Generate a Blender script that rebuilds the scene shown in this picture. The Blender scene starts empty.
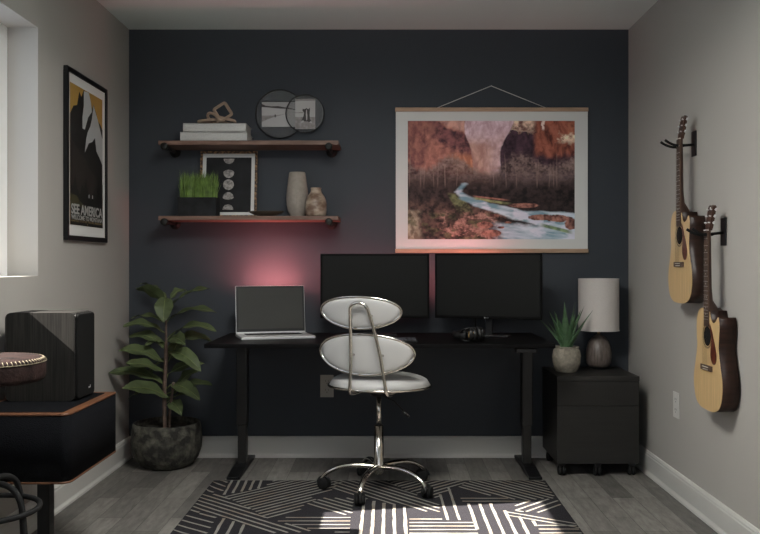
import bpy, bmesh, math, random
import numpy as np
from mathutils import Vector, Matrix, Euler
random.seed(7)
PI = math.pi
sc = bpy.context.scene
C = sc.collection
F = 850.0; CX = 389.0; CY = 265.0; H = 1.096
def P(px, py, s):                      # a point measured in the photograph at scale s (pixels per metre)
    return Vector(((px-CX)/s, F/s, H-(py-CY)/s))

# ---------------------------------------------------------------- camera, world, sun, side window light, added rear and overhead light, exposure
cd = bpy.data.cameras.new('camera'); cam = bpy.data.objects.new('camera', cd); C.objects.link(cam)
cam.location = (0, 0, H); cam.rotation_euler = (PI/2, 0, 0)
cd.sensor_width = 36; cd.lens = F/760*36; cd.shift_x = -9/760; cd.shift_y = -2/760
cd.clip_start = 0.05
sc.camera = cam

w = bpy.data.worlds.new('World'); sc.world = w; w.use_nodes = True
bg = w.node_tree.nodes['Background']; bg.inputs[0].default_value = (0.62, 0.78, 1.0, 1); bg.inputs[1].default_value = 1.0

sd = bpy.data.lights.new('sun', 'SUN'); sun = bpy.data.objects.new('sun', sd); C.objects.link(sun)
sd.energy = 42.0; sd.angle = 0.008; sd.color = (1.0, 0.93, 0.84)
sun.rotation_euler = Vector((-1.0, -0.168, 0.87)).to_track_quat('Z', 'Y').to_euler()

def area(name, loc, direction, sx, sy, energy, col):
    d = bpy.data.lights.new(name, 'AREA'); d.shape = 'RECTANGLE'; d.size = sx; d.size_y = sy
    d.energy = energy; d.color = col
    o = bpy.data.objects.new(name, d); C.objects.link(o); o.location = loc
    o.rotation_euler = (-Vector(direction)).to_track_quat('Z', 'Y').to_euler(); return o
area('daylight_side_window', (-1.70, 2.72, 1.58), (1, 0, 0), 1.6, 0.98, 2.2, (0.95, 0.97, 1.0))
area('rear_fill_light', (0.0, -0.86, 1.45), (0, 1, 0.1), 2.2, 1.5, 5, (1.0, 0.97, 0.93))  # fill light added behind the camera, set at an invented window

cl_ = bpy.data.lights.new('added_overhead_light', 'AREA'); cl_.shape = 'DISK'; cl_.size = 0.80; cl_.energy = 41; cl_.color = (1.0, 0.968, 0.925)  # main overhead light, added above the view
clo = bpy.data.objects.new('added_overhead_light', cl_); C.objects.link(clo); clo.location = (-0.15, 2.58, 2.135)
cu_ = cl_.copy(); cu_.energy = 22; cuo = bpy.data.objects.new('added_overhead_uplight', cu_); C.objects.link(cuo); cuo.location = (-0.15, 2.58, 2.265); cuo.rotation_euler = (PI, 0, 0)  # added upward light to brighten the ceiling
sc.view_settings.view_transform = 'Standard'; sc.view_settings.look = 'None'
sc.view_settings.gamma = 1.0; sc.view_settings.use_curve_mapping = False
sc.view_settings.exposure = 0.0

# ---------------------------------------------------------------- materials
def lin(c):
    return tuple(((v/255+0.055)/1.055)**2.4 if v > 10 else v/255/12.92 for v in c)
MATS = {}
def mat(name, col, rough=0.6, metal=0.0, spec=0.5, noise=0.0, nscale=20.0, nstretch=(1,1,1), bump=0.0, bscale=60.0,
        col2=None, coat=0.0, trans=0.0, emit=None, estr=0.0, detail=4.0, alpha=1.0, sheen=0.0, ramp=(0.35,0.65)):
    m = bpy.data.materials.new(name); m.use_nodes = True; MATS[name] = m
    nt = m.node_tree; b = nt.nodes['Principled BSDF']
    b.inputs['Base Color'].default_value = (*col, 1); b.inputs['Roughness'].default_value = rough
    b.inputs['Metallic'].default_value = metal; b.inputs['Specular IOR Level'].default_value = spec
    b.inputs['Coat Weight'].default_value = coat; b.inputs['Transmission Weight'].default_value = trans
    b.inputs['Alpha'].default_value = alpha; b.inputs['Sheen Weight'].default_value = sheen
    if emit: b.inputs['Emission Color'].default_value = (*emit, 1); b.inputs['Emission Strength'].default_value = estr
    tc = nt.nodes.new('ShaderNodeTexCoord'); mp = nt.nodes.new('ShaderNodeMapping')
    mp.inputs['Scale'].default_value = nstretch; nt.links.new(tc.outputs['Object'], mp.inputs['Vector'])
    if noise > 0 or col2:
        n = nt.nodes.new('ShaderNodeTexNoise'); n.inputs['Scale'].default_value = nscale; n.inputs['Detail'].default_value = detail
        nt.links.new(mp.outputs[0], n.inputs['Vector'])
        r = nt.nodes.new('ShaderNodeValToRGB'); r.color_ramp.elements[0].position = ramp[0]; r.color_ramp.elements[1].position = ramp[1]
        c2 = col2 if col2 else tuple(min(1, v*(1+noise)) for v in col)
        c1 = col if col2 else tuple(v*(1-noise) for v in col)
        r.color_ramp.elements[0].color = (*c1, 1); r.color_ramp.elements[1].color = (*c2, 1)
        nt.links.new(n.outputs['Fac'], r.inputs[0]); nt.links.new(r.outputs[0], b.inputs['Base Color'])
    if bump > 0:
        n2 = nt.nodes.new('ShaderNodeTexNoise'); n2.inputs['Scale'].default_value = bscale; n2.inputs['Detail'].default_value = 3
        nt.links.new(mp.outputs[0], n2.inputs['Vector'])
        bp = nt.nodes.new('ShaderNodeBump'); bp.inputs['Strength'].default_value = bump; bp.inputs['Distance'].default_value = 0.01
        nt.links.new(n2.outputs['Fac'], bp.inputs['Height']); nt.links.new(bp.outputs[0], b.inputs['Normal'])
    return m
WALL = mat('warm_grey_paint', (0.39, 0.372, 0.343), 0.75, spec=0.25, bump=0.03, bscale=250)
NAVY = mat('dark_navy_paint', (0.045, 0.0515, 0.061), 0.62, spec=0.3, bump=0.03, bscale=250)
CEIL = mat('ceiling_paint', (0.71, 0.78, 0.765), 0.85, spec=0.2)
TRIM = mat('white_trim_paint', (0.54, 0.53, 0.50), 0.4, spec=0.4)
WHITE = mat('white_vinyl', (0.8, 0.8, 0.8), 0.4)
BLACK = mat('black_satin', (0.006, 0.006, 0.0065), 0.42, spec=0.35)
MATTE = mat('black_matte', (0.009, 0.009, 0.009), 0.75, spec=0.2)
DESKM = mat('black_desk_laminate', (0.0035, 0.0033, 0.0035), 0.45, spec=0.08)
LEGM = mat('black_steel', (0.011, 0.010, 0.009), 0.38, metal=0.0, spec=0.5)
SCREEN = mat('monitor_screen', (0.0095, 0.0095, 0.0088), 0.5, spec=0.12)
BEZEL = mat('monitor_bezel', (0.0025, 0.0025, 0.0025), 0.5, spec=0.08)
CHROME = mat('chrome', (0.72, 0.68, 0.62), 0.14, metal=1.0)
WLEATHER = mat('white_leather', (0.43, 0.425, 0.415), 0.42, spec=0.45, bump=0.05, bscale=220)
ALU = mat('silver_aluminium', (0.55, 0.55, 0.55), 0.38, metal=0.35)
LAPSCREEN = mat('laptop_screen', (0.055, 0.055, 0.051), 0.12, spec=0.5)
WALNUT = mat('walnut_shelf_wood', (0.135, 0.075, 0.053), 0.5, noise=0, nscale=6, nstretch=(1.2, 14, 14), col2=(0.21, 0.122, 0.09), spec=0.35)
IRON = mat('black_iron', (0.012, 0.012, 0.010), 0.6, metal=0.3)
BOOKW = mat('white_book_cloth', (0.52, 0.515, 0.49), 0.8, noise=0.06, nscale=180, bump=0.1, bscale=300)
PAGE = mat('book_pages', (0.50, 0.49, 0.46), 0.85, noise=0.12, nscale=14, nstretch=(1, 1, 60))
LINKW = mat('pale_wood', (0.33, 0.235, 0.17), 0.6, noise=0.15, nscale=30, nstretch=(1, 5, 1))
FROST = mat('grey_glass', (0.24, 0.24, 0.24), 0.25, alpha=0.18, spec=0.5)
PHOTOW = mat('photo_paper', (0.50, 0.48, 0.47), 0.6)
MATW = mat('white_mat_board', (0.68, 0.68, 0.66), 0.8)
CARVED = mat('carved_brown_wood', (0.055, 0.025, 0.012), 0.5, nscale=70, col2=(0.34, 0.19, 0.08), ramp=(0.45, 0.6))
MOONBG = mat('charcoal_print', (0.011, 0.011, 0.012), 0.65, nscale=9, col2=(0.019, 0.019, 0.021), spec=0.25)
MOON = mat('moon_grey', (0.16, 0.15, 0.145), 0.75, nscale=60, col2=(0.50, 0.46, 0.43))
CONC = mat('black_concrete', (0.012, 0.0125, 0.013), 0.8, nscale=18, col2=(0.022, 0.023, 0.025), spec=0.2)
GRASS = mat('grass_green', (0.125, 0.21, 0.035), 0.55, noise=0.35, nscale=30)
SOIL = mat('soil', (0.018, 0.012, 0.008), 0.95, bump=0.8, bscale=80)
DISH = mat('dark_bronze', (0.10, 0.08, 0.06), 0.35, metal=0.3)
VASE = mat('ribbed_beige_ceramic', (0.30, 0.262, 0.225), 0.7, noise=0.08, nscale=50)
MARBLE = mat('mottled_brown_stone', (0.155, 0.09, 0.058), 0.42, nscale=16, nstretch=(1, 1, 1.6), col2=(0.43, 0.34, 0.26), detail=8, ramp=(0.4, 0.62))
ASH = mat('natural_hanger_wood', (0.42, 0.28, 0.18), 0.6, noise=0.15, nscale=6, nstretch=(2, 20, 20))
CORD = mat('pale_cord', (0.6, 0.58, 0.54), 0.9)
SHADE = mat('linen_shade', (0.56, 0.52, 0.49), 0.85, noise=0.04, nscale=250)
BRASS = mat('brass', (0.45, 0.32, 0.16), 0.35, metal=1.0)
LAMPC = mat('grey_brown_glazed_ceramic', (0.085, 0.065, 0.055), 0.4, nscale=26, nstretch=(3, 3, 0.6), col2=(0.17, 0.14, 0.125), spec=0.5)
CAB = mat('black_brown_cabinet', (0.0175, 0.0165, 0.0148), 0.5, noise=0.12, nscale=4, nstretch=(1, 1, 12), spec=0.35)
ALOE = mat('aloe_green', (0.055, 0.115, 0.05), 0.5, noise=0.3, nscale=14, nstretch=(1, 1, 3))
STONEPOT = mat('woven_stone_ceramic', (0.25, 0.225, 0.18), 0.85, noise=0.2, nscale=60, bump=0.4, bscale=90)
LEAF = mat('fiddle_leaf_green', (0.072, 0.094, 0.040), 0.55, noise=0.28, nscale=9, spec=0.3)
VEIN = mat('leaf_midrib', (0.15, 0.19, 0.06), 0.5)
BARK = mat('brown_stem', (0.10, 0.065, 0.05), 0.8, noise=0.3, nscale=40)
AGED = mat('aged_grey_pot', (0.016, 0.015, 0.012), 0.85, nscale=22, col2=(0.105, 0.10, 0.078), detail=9, bump=0.6, bscale=70, ramp=(0.42, 0.72))
SPRUCE = mat('spruce_top', (0.60, 0.41, 0.20), 0.34, noise=0.10, nscale=9, nstretch=(18, 1, 0.6), coat=0.3)
MAHOG = mat('mahogany_sides', (0.026, 0.011, 0.007), 0.4, noise=0.35, nscale=7, nstretch=(1, 1, 8), spec=0.3)
NECKW = mat('mahogany_neck', (0.045, 0.018, 0.010), 0.4, noise=0.2, nscale=12)
ROSE = mat('rosewood_fingerboard', (0.085, 0.05, 0.035), 0.5, noise=0.25, nscale=20)
PEARL = mat('pearl_inlay', (0.6, 0.58, 0.52), 0.3)
TORT = mat('tortoise_pickguard', (0.035, 0.008, 0.005), 0.3, nscale=60, col2=(0.15, 0.035, 0.02))
OUTLET = mat('beige_outlet', (0.40, 0.375, 0.33), 0.5)
OUTLETW = mat('white_outlet', (0.60, 0.59, 0.56), 0.45)
FABRIC = mat('black_speaker_cloth', (0.0050, 0.0053, 0.0066), 0.95, spec=0.08, noise=0.4, nscale=260, bump=0.3, bscale=300)
TEAK = mat('orange_teak', (0.125, 0.048, 0.019), 0.5, noise=0.25, nscale=6, nstretch=(10, 1, 10))
EBONY = mat('striped_ebony_veneer', (0.006, 0.0056, 0.005), 0.6, nscale=10, nstretch=(14, 14, 0.5), col2=(0.022, 0.0205, 0.018), spec=0.2)
GRILLE = mat('speaker_grille', (0.008, 0.008, 0.0078), 0.95, spec=0.1)
SUEDE = mat('brown_distressed_leather', (0.008, 0.0042, 0.0036), 0.75, spec=0.15, nscale=24, col2=(0.030, 0.016, 0.014), detail=8, bump=0.3, bscale=120)
THREAD = mat('cream_thread', (0.15, 0.125, 0.08), 0.8)
PLASTIC = mat('black_plastic', (0.009, 0.009, 0.009), 0.45, spec=0.3)
CUSH = mat('black_cushion_leather', (0.009, 0.009, 0.009), 0.5, bump=0.2, bscale=150)
GREYK = mat('grey_keys', (0.05, 0.05, 0.06), 0.5)
GOLD = mat('gold_accent', (0.28, 0.19, 0.08), 0.4, metal=0.6)
RUGD = mat('charcoal_rug_pile', (0.028, 0.0265, 0.031), 0.95, noise=0.3, nscale=300, bump=0.7, bscale=400, spec=0.1)
RUGC = mat('cream_rug_pile', (0.29, 0.277, 0.25), 0.95, noise=0, nscale=9, col2=(0.275, 0.235, 0.195), bump=0.7, bscale=400, spec=0.1, ramp=(0.5, 0.6))
POSTBG = mat('poster_ochre', (0.40, 0.235, 0.055), 0.6)
POSTSN = mat('poster_snow', (0.42, 0.43, 0.43), 0.6)
POSTDK = mat('poster_dark_rock', (0.012, 0.0105, 0.0095), 0.6)
POSTMD = mat('poster_brown_slope', (0.024, 0.019, 0.016), 0.6)
POSTBK = mat('poster_black', (0.007, 0.007, 0.006), 0.6)
POSTGR = mat('poster_olive', (0.045, 0.042, 0.018), 0.6)
POSTLT = mat('poster_letter_grey', (0.36, 0.36, 0.34), 0.6)
POSTGD = mat('poster_letter_gold', (0.22, 0.16, 0.07), 0.6)

def glassmat():
    m = bpy.data.materials.new('window_glass'); m.use_nodes = True; nt = m.node_tree; nt.nodes.clear()
    o = nt.nodes.new('ShaderNodeOutputMaterial'); mx = nt.nodes.new('ShaderNodeMixShader')
    t = nt.nodes.new('ShaderNodeBsdfTransparent'); g = nt.nodes.new('ShaderNodeBsdfGlossy')
    g.inputs['Roughness'].default_value = 0.02; mx.inputs[0].default_value = 0.06
    nt.links.new(t.outputs[0], mx.inputs[1]); nt.links.new(g.outputs[0], mx.inputs[2]); nt.links.new(mx.outputs[0], o.inputs[0])
    return m
GLASS = glassmat()

def floormat():
    m = bpy.data.materials.new('grey_wood_plank'); m.use_nodes = True; nt = m.node_tree; b = nt.nodes['Principled BSDF']
    tc = nt.nodes.new('ShaderNodeTexCoord'); mp = nt.nodes.new('ShaderNodeMapping'); mp.inputs['Rotation'].default_value = (0, 0, PI/2)
    nt.links.new(tc.outputs['Object'], mp.inputs[0])
    br = nt.nodes.new('ShaderNodeTexBrick'); br.offset = 0.37; br.offset_frequency = 3; br.squash = 1.0
    br.inputs['Scale'].default_value = 1; br.inputs['Brick Width'].default_value = 0.50; br.inputs['Row Height'].default_value = 0.105
    br.inputs['Mortar Size'].default_value = 0.0012; br.inputs['Bias'].default_value = 0.0
    br.inputs['Color1'].default_value = (0.105, 0.098, 0.090, 1); br.inputs['Color2'].default_value = (0.24, 0.225, 0.205, 1); br.inputs['Mortar'].default_value = (0.05, 0.047, 0.043, 1)
    nt.links.new(mp.outputs[0], br.inputs['Vector'])
    mp2 = nt.nodes.new('ShaderNodeMapping'); mp2.inputs['Scale'].default_value = (9, 1.6, 1); nt.links.new(tc.outputs['Object'], mp2.inputs[0])
    n = nt.nodes.new('ShaderNodeTexNoise'); n.inputs['Scale'].default_value = 4.5; n.inputs['Detail'].default_value = 9; n.inputs['Roughness'].default_value = 0.7
    nt.links.new(mp2.outputs[0], n.inputs['Vector'])
    rp = nt.nodes.new('ShaderNodeValToRGB'); rp.color_ramp.elements[0].position = 0.3; rp.color_ramp.elements[1].position = 0.7
    rp.color_ramp.elements[0].color = (0.55, 0.55, 0.55, 1); rp.color_ramp.elements[1].color = (1.25, 1.25, 1.25, 1)
    nt.links.new(n.outputs['Fac'], rp.inputs[0])
    mx = nt.nodes.new('ShaderNodeMix'); mx.data_type = 'RGBA'; mx.blend_type = 'MULTIPLY'; mx.inputs['Factor'].default_value = 1
    nt.links.new(br.outputs['Color'], mx.inputs['A']); nt.links.new(rp.outputs[0], mx.inputs['B'])
    nt.links.new(mx.outputs['Result'], b.inputs['Base Color'])
    b.inputs['Roughness'].default_value = 0.5; b.inputs['Specular IOR Level'].default_value = 0.35
    bp = nt.nodes.new('ShaderNodeBump'); bp.inputs['Strength'].default_value = 0.15; bp.inputs['Distance'].default_value = 0.01
    nt.links.new(n.outputs['Fac'], bp.inputs['Height']); nt.links.new(bp.outputs[0], b.inputs['Normal'])
    return m
FLOORM = floormat()

# ---------------------------------------------------------------- mesh builder
class MB:
    def __init__(self): self.v = []; self.f = []; self.m = []; self.s = []; self.mats = []
    def mi(self, m):
        if m not in self.mats: self.mats.append(m)
        return self.mats.index(m)
    def add(self, vs, fs, m, smooth=False, M=None):
        o = len(self.v)
        for p in vs:
            p = Vector(p); self.v.append(tuple(M @ p if M else p))
        k = self.mi(m)
        for f in fs: self.f.append([o+i for i in f]); self.m.append(k); self.s.append(smooth)
    def box(self, c, d, m, M=None, r=0.0):
        cx, cy, cz = c; a, b, e = d[0]/2, d[1]/2, d[2]/2
        if r > 0:
            bm = bmesh.new(); bmesh.ops.create_cube(bm, size=1)
            for v in bm.verts: v.co = Vector((v.co.x*d[0], v.co.y*d[1], v.co.z*d[2])) + Vector(c)
            bmesh.ops.bevel(bm, geom=bm.edges[:], offset=r, segments=3, affect='EDGES', profile=0.5)
            bm.verts.index_update()
            self.add([v.co for v in bm.verts], [[v.index for v in f.verts] for f in bm.faces], m, False, M); bm.free(); return
        vs = [(cx+i*a, cy+j*b, cz+k*e) for i in (-1,1) for j in (-1,1) for k in (-1,1)]
        fs = [(0,1,3,2),(4,6,7,5),(0,4,5,1),(2,3,7,6),(0,2,6,4),(1,5,7,3)]
        self.add(vs, fs, m, False, M)
    def tube(self, pts, r, m, n=12, closed=False, M=None, cap=True, flat=1.0):
        pts = [Vector(p) for p in pts]; N = len(pts)
        rr = r if isinstance(r, (list, tuple)) else [r]*N
        vs = []; up = None
        for i, p in enumerate(pts):
            if closed: t = pts[(i+1) % N]-pts[i-1]
            else: t = pts[min(i+1, N-1)]-pts[max(i-1, 0)]
            t.normalize()
            if up is None:
                up = Vector((0,0,1)) if abs(t.z) < 0.9 else Vector((1,0,0))
            x = t.cross(up);
            if x.length < 1e-6: x = t.orthogonal()
            x.normalize(); y = x.cross(t).normalized(); up = y
            for k in range(n):
                a = 2*PI*k/n; vs.append(p + x*math.cos(a)*rr[i] + y*math.sin(a)*rr[i]*flat)
        fs = []
        for i in range(N if closed else N-1):
            j = (i+1) % N
            for k in range(n): fs.append((i*n+k, i*n+(k+1) % n, j*n+(k+1) % n, j*n+k))
        self.add(vs, fs, m, True, M)
        if cap and not closed:
            self.add(vs[:n], [tuple(range(n-1, -1, -1))], m, False, M); self.add(vs[-n:], [tuple(range(n))], m, False, M)
    def lathe(self, prof, c, m, n=40, M=None, rfun=None, ax='z', cap=True):
        vs = []
        for r, z in prof:
            for k in range(n):
                a = 2*PI*k/n; R = r*(rfun(a, z) if rfun else 1)
                p = (R*math.cos(a), R*math.sin(a), z)
                if ax == 'y': p = (p[0], p[2], p[1])
                if ax == 'x': p = (p[2], p[0], p[1])
                vs.append((p[0]+c[0], p[1]+c[1], p[2]+c[2]))
        fs = []
        for i in range(len(prof)-1):
            for k in range(n): fs.append((i*n+k, i*n+(k+1) % n, (i+1)*n+(k+1) % n, (i+1)*n+k))
        self.add(vs, fs, m, True, M)
        if not cap: return
        L = (len(prof)-1)*n
        if prof[0][0] > 1e-5: self.add(vs[:n], [tuple(range(n-1, -1, -1))], m, False, M)
        if prof[-1][0] > 1e-5: self.add(vs[L:], [tuple(range(n))], m, False, M)
    def prism(self, poly, y0, y1, m, M=None, side=None, smooth_side=False):   # polygon in local x,z extruded along local y
        n = len(poly)
        a = [(x, y0, z) for x, z in poly]; b = [(x, y1, z) for x, z in poly]
        self.add(a, [tuple(range(n))], m, False, M); self.add(b, [tuple(range(n-1, -1, -1))], m, False, M)
        self.add(a+b, [(i, i+n, (i+1) % n+n, (i+1) % n) for i in range(n)], side or m, smooth_side, M)
    def disc(self, c, r, y0, y1, m, M=None, n=40, sz=1.0):
        self.prism([(c[0]+r*math.cos(2*PI*k/n), c[1]+sz*r*math.sin(2*PI*k/n)) for k in range(n)], y0, y1, m, M)
    def build(self, name, parent=None, loc=None, bevel=0.0):
        me = bpy.data.meshes.new(name); me.from_pydata(self.v, [], self.f)
        for m in self.mats: me.materials.append(m)
        me.polygons.foreach_set('material_index', self.m); me.polygons.foreach_set('use_smooth', self.s)
        bm = bmesh.new(); bm.from_mesh(me); bmesh.ops.remove_doubles(bm, verts=bm.verts, dist=1e-5)
        bmesh.ops.recalc_face_normals(bm, faces=bm.faces); bm.to_mesh(me); bm.free(); me.update()
        o = bpy.data.objects.new(name, me); C.objects.link(o)
        if parent: o.parent = parent
        if loc: o.location = loc
        if bevel:
            md = o.modifiers.new('bevel', 'BEVEL'); md.width = bevel; md.segments = 2; md.limit_method = 'ANGLE'; md.angle_limit = 0.7
        return o
def tag(o, label, cat, group=None, kind=None):
    o['label'] = label; o['category'] = cat
    if group: o['group'] = group
    if kind: o['kind'] = kind
    return o
def empty(name, loc, label, cat, rz=0.0, group=None):
    o = bpy.data.objects.new(name, None); C.objects.link(o); o.empty_display_size = 0.05
    o.location = loc; o.rotation_euler = (0, 0, rz); tag(o, label, cat, group); return o
def struct(o): o['kind'] = 'structure'; return o
def one(fn, *a, name=None, parent=None, bevel=0.0, **k):
    b = MB(); getattr(b, fn)(*a, **k); return b.build(name, parent, bevel=bevel)
def smooth_curve(pts, n=8, closed=False):
    pts = [Vector(p) for p in pts]; out = []; N = len(pts)
    for i in range(N if closed else N-1):
        if closed: p0, p1, p2, p3 = pts[i-1], pts[i], pts[(i+1) % N], pts[(i+2) % N]
        else: p0, p1, p2, p3 = pts[max(i-1, 0)], pts[i], pts[i+1], pts[min(i+2, N-1)]
        for k in range(n):
            t = k/n
            out.append(0.5*((2*p1)+(-p0+p2)*t+(2*p0-5*p1+4*p2-p3)*t*t+(-p0+3*p1-3*p2+p3)*t**3))
    if not closed: out.append(pts[-1])
    return out
def text_mesh(b, txt, size, m, M, width=None, depth=0.0003, align='CENTER', bold=0.0):
    cu = bpy.data.curves.new('lettering', 'FONT'); cu.body = txt; cu.size = size; cu.extrude = depth; cu.offset = bold; cu.align_x = align
    o = bpy.data.objects.new('lettering', cu); C.objects.link(o)
    dg = bpy.context.evaluated_depsgraph_get(); me = bpy.data.meshes.new_from_object(o.evaluated_get(dg))
    xs = [v.co.x for v in me.vertices]; sx = 1.0; off = (min(xs)+max(xs))/2
    if width: sx = width/(max(xs)-min(xs))
    b.add([((v.co.x-off)*sx, v.co.y, v.co.z) for v in me.vertices], [list(p.vertices) for p in me.polygons], m, False, M)
    bpy.data.objects.remove(o); bpy.data.curves.remove(cu); bpy.data.meshes.remove(me)

# ---------------------------------------------------------------- room
XL, XR, YB, YF, ZC = -1.484, 1.367, 4.852, -0.95, 2.44
WY0, WY1, WZ0, WZ1 = 1.85, 3.594, 1.050, 2.10       # side window opening
struct(one('box', ((XL+XR)/2, (YB+YF)/2, -0.05), (XR-XL+0.5, YB-YF+0.4, 0.1), FLOORM, name='floor'))
struct(one('box', ((XL+XR)/2, (YB+YF)/2, ZC+0.05), (XR-XL+0.5, YB-YF+0.4, 0.1), CEIL, name='ceiling'))
struct(one('box', ((XL+XR)/2, YB+0.05, ZC/2), (XR-XL+0.5, 0.1, ZC), NAVY, name='wall_back'))
struct(one('box', (XR+0.09, (YB+YF)/2, ZC/2), (0.18, YB-YF, ZC), WALL, name='wall_right'))
b = MB(); xw = XL-0.09
b.box((xw, (YF+WY0)/2, ZC/2), (0.18, WY0-YF, ZC), WALL); b.box((xw, (WY1+YB)/2, ZC/2), (0.18, YB-WY1, ZC), WALL)
b.box((xw, (WY0+WY1)/2, WZ0/2), (0.18, WY1-WY0, WZ0), WALL); b.box((xw, (WY0+WY1)/2, (WZ1+ZC)/2), (0.18, WY1-WY0, ZC-WZ1), WALL)
struct(b.build('wall_left'))
b = MB(); yw = YF-0.05
RX0, RX1, RZ0, RZ1 = -1.1, 1.1, 0.75, 2.2
b.box(((XL+RX0)/2, yw, ZC/2), (RX0-XL, 0.1, ZC), WALL); b.box(((XR+RX1)/2, yw, ZC/2), (XR-RX1, 0.1, ZC), WALL)
b.box((0, yw, RZ0/2), (RX1-RX0, 0.1, RZ0), WALL); b.box((0, yw, (RZ1+ZC)/2), (RX1-RX0, 0.1, ZC-RZ1), WALL)
struct(b.build('wall_front'))
# side window in its deep recess
b = MB(); xf = XL-0.155
for yy in (WY0+0.025, WY1-0.025): b.box((xf, yy, (WZ0+WZ1)/2), (0.05, 0.09, WZ1-WZ0), WHITE)
b.box((xf, (WY0+WY1)/2, WZ0+0.025), (0.046, WY1-WY0-0.14, 0.05), WHITE); b.box((xf, (WY0+WY1)/2, WZ1-0.02), (0.046, WY1-WY0-0.14, 0.04), WHITE)
wo = struct(b.build('window_1'))
b = MB(); b.box((xf, (WY0+WY1)/2, (WZ0+WZ1)/2), (0.006, WY1-WY0-0.09, WZ1-WZ0-0.08), GLASS); b.build('window_pane', wo)
b = MB()
for yy in (RX0+0.03, 0, RX1-0.03): b.box((yy, yw, (RZ0+RZ1)/2), (0.06, 0.064, RZ1-RZ0), WHITE)
for zz in (RZ0+0.03, RZ1-0.03): b.box((0, yw, zz), (RX1-RX0, 0.06, 0.06), WHITE)
wo = struct(b.build('added_rear_window'))  # unseen window, put in to go with the rear fill light
b = MB(); b.box((0, yw, (RZ0+RZ1)/2), (RX1-RX0-0.1, 0.006, RZ1-RZ0-0.1), GLASS); b.build('window_pane', wo)
cf = empty('added_pendant_lamp', (-0.15, 2.58, ZC), 'added white drum pendant lamp out of view above the rug', 'lamp')  # unseen fixture added to carry the overhead light
b = MB(); b.lathe([(0.415, -0.31), (0.42, -0.31), (0.42, -0.17), (0.415, -0.17), (0.415, -0.31)], (0,0,0), WHITE, n=48, cap=False); b.build('lamp_shade', cf)
b = MB(); b.tube([(0, 0, -0.001), (0, 0, -0.24)], 0.006, WHITE, n=10); b.lathe([(0.05, -0.02), (0.05, -0.001)], (0,0,0), WHITE, n=24)
for k in range(3): b.tube([(0, 0, -0.24), (0.417*math.cos(2.094*k), 0.417*math.sin(2.094*k), -0.24)], 0.003, WHITE, n=6)
b.build('stem', cf)
# baseboards: moulded profile (distance from wall, height)
prof = [(0, 0), (0.024, 0), (0.023, 0.010), (0.017, 0.020), (0.0155, 0.024), (0.0155, 0.098), (0.013, 0.103), (0.013, 0.110), (0.007, 0.119), (0, 0.120)]
def baseboard(name, fn, a, c, m=TRIM):
    b = MB(); n = len(prof); va = [fn(d, a, z) for d, z in prof]; vb = [fn(d, c, z) for d, z in prof]
    b.add(va+vb, [(i, (i+1) % n, (i+1) % n+n, i+n) for i in range(n)]+[tuple(range(n)), tuple(range(2*n-1, n-1, -1))], m)
    return struct(b.build(name))
baseboard('baseboard_back', lambda d, t, z: (t, YB-d, z), XL, XR)
baseboard('baseboard_left', lambda d, t, z: (XL+d, t, z), YF, YB)
baseboard('baseboard_right', lambda d, t, z: (XR-d, t, z), YF, YB)
# ---------------------------------------------------------------- rug
def G(px, py): s = (py-CY)/H; return Vector(((px-CX)/s, F/s))
RX = (-0.888, 0.790); RYB = 4.302; RYF = 1.95; RT = 0.006
def clip(poly, p, d):       # part of the line p+t*d inside a convex-ish polygon: list of (t0,t1)
    ts = []
    n = len(poly)
    for i in range(n):
        a = poly[i]; e = poly[(i+1) % n]-a; den = d.x*e.y-d.y*e.x
        if abs(den) < 1e-9: continue
        q = a-p; t = (q.x*e.y-q.y*e.x)/den; u = (q.x*d.y-q.y*d.x)/den
        if 0 <= u < 1: ts.append(t)
    ts.sort(); return [(ts[i], ts[i+1]) for i in range(0, len(ts)-1, 2)]
rb = MB()
rb.box(((RX[0]+RX[1])/2, (RYB+RYF)/2, RT/2), (RX[1]-RX[0], RYB-RYF, RT), RUGD)
rr = random.Random(3)
def patch(poly, a, c, pitch=0.037, wd=0.012, border=True, off=0.5):
    d = (c-a).normalized(); nrm = Vector((-d.y, d.x)); vals = [nrm.dot(p) for p in poly]; lo, hi = min(vals), max(vals)
    k = lo+pitch*off
    while k < hi:
        base = nrm*k
        for t0, t1 in clip(poly, base, d):
            if t1-t0 < 0.012: continue
            n = max(2, int((t1-t0)/0.05)); L = []; R = []
            for i in range(n+1):
                t = t0+0.0015+(t1-t0-0.003)*i/n; p = base+d*t; ww = wd*(0.5+rr.uniform(-0.08, 0.08))
                j = nrm*rr.uniform(-0.0012, 0.0012)
                L.append(p+j+nrm*ww); R.append(p+j-nrm*ww)
            vs = []
            for q in L+R:
                x = min(max(q.x, RX[0]+0.002), RX[1]-0.002); y = min(max(q.y, RYF+0.002), RYB-0.002); vs.append((x, y, RT+0.0022))
            m_ = n+1
            rb.add(vs, [(i, i+1, m_+i+1, m_+i) for i in range(n)], RUGC)
        k += pitch
def pp(pts, a, c, **k): patch([G(*p) for p in pts], G(*a), G(*c), **k)
pp([(229,481.1),(268,481.1),(262,489.5),(221,497)], (229.5,483), (221.5,497))
pp([(213,481.1),(229,481.5),(222,495),(203.5,493)], (209.5,487), (223,492), pitch=0.05)
pp([(203,494.5),(222,497),(251,511),(271,522),(310,531),(310,534),(273,535),(247,527),(220,517),(189,513)], (204,497), (273,518))
pp([(222,497),(262,489.5),(275,481.1),(345,481.1),(333,491),(312,499),(318,502),(305,506),(300,512),(268,521),(251,511)], (236,502.5), (310,485))
pp([(332,483),(345,481.1),(385,481.1),(405,492),(439,505),(440,516),(408,509),(354,498),(333,491)], (345,484), (430,511))
pp([(385,481.1),(472,481.1),(456,488),(446,494),(437,500),(405,492)], (400,492.4), (438,482))
pp([(322,499.5),(354,499.5),(352,517.5),(335,515),(305,506)], (310,505), (350,517))
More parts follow.
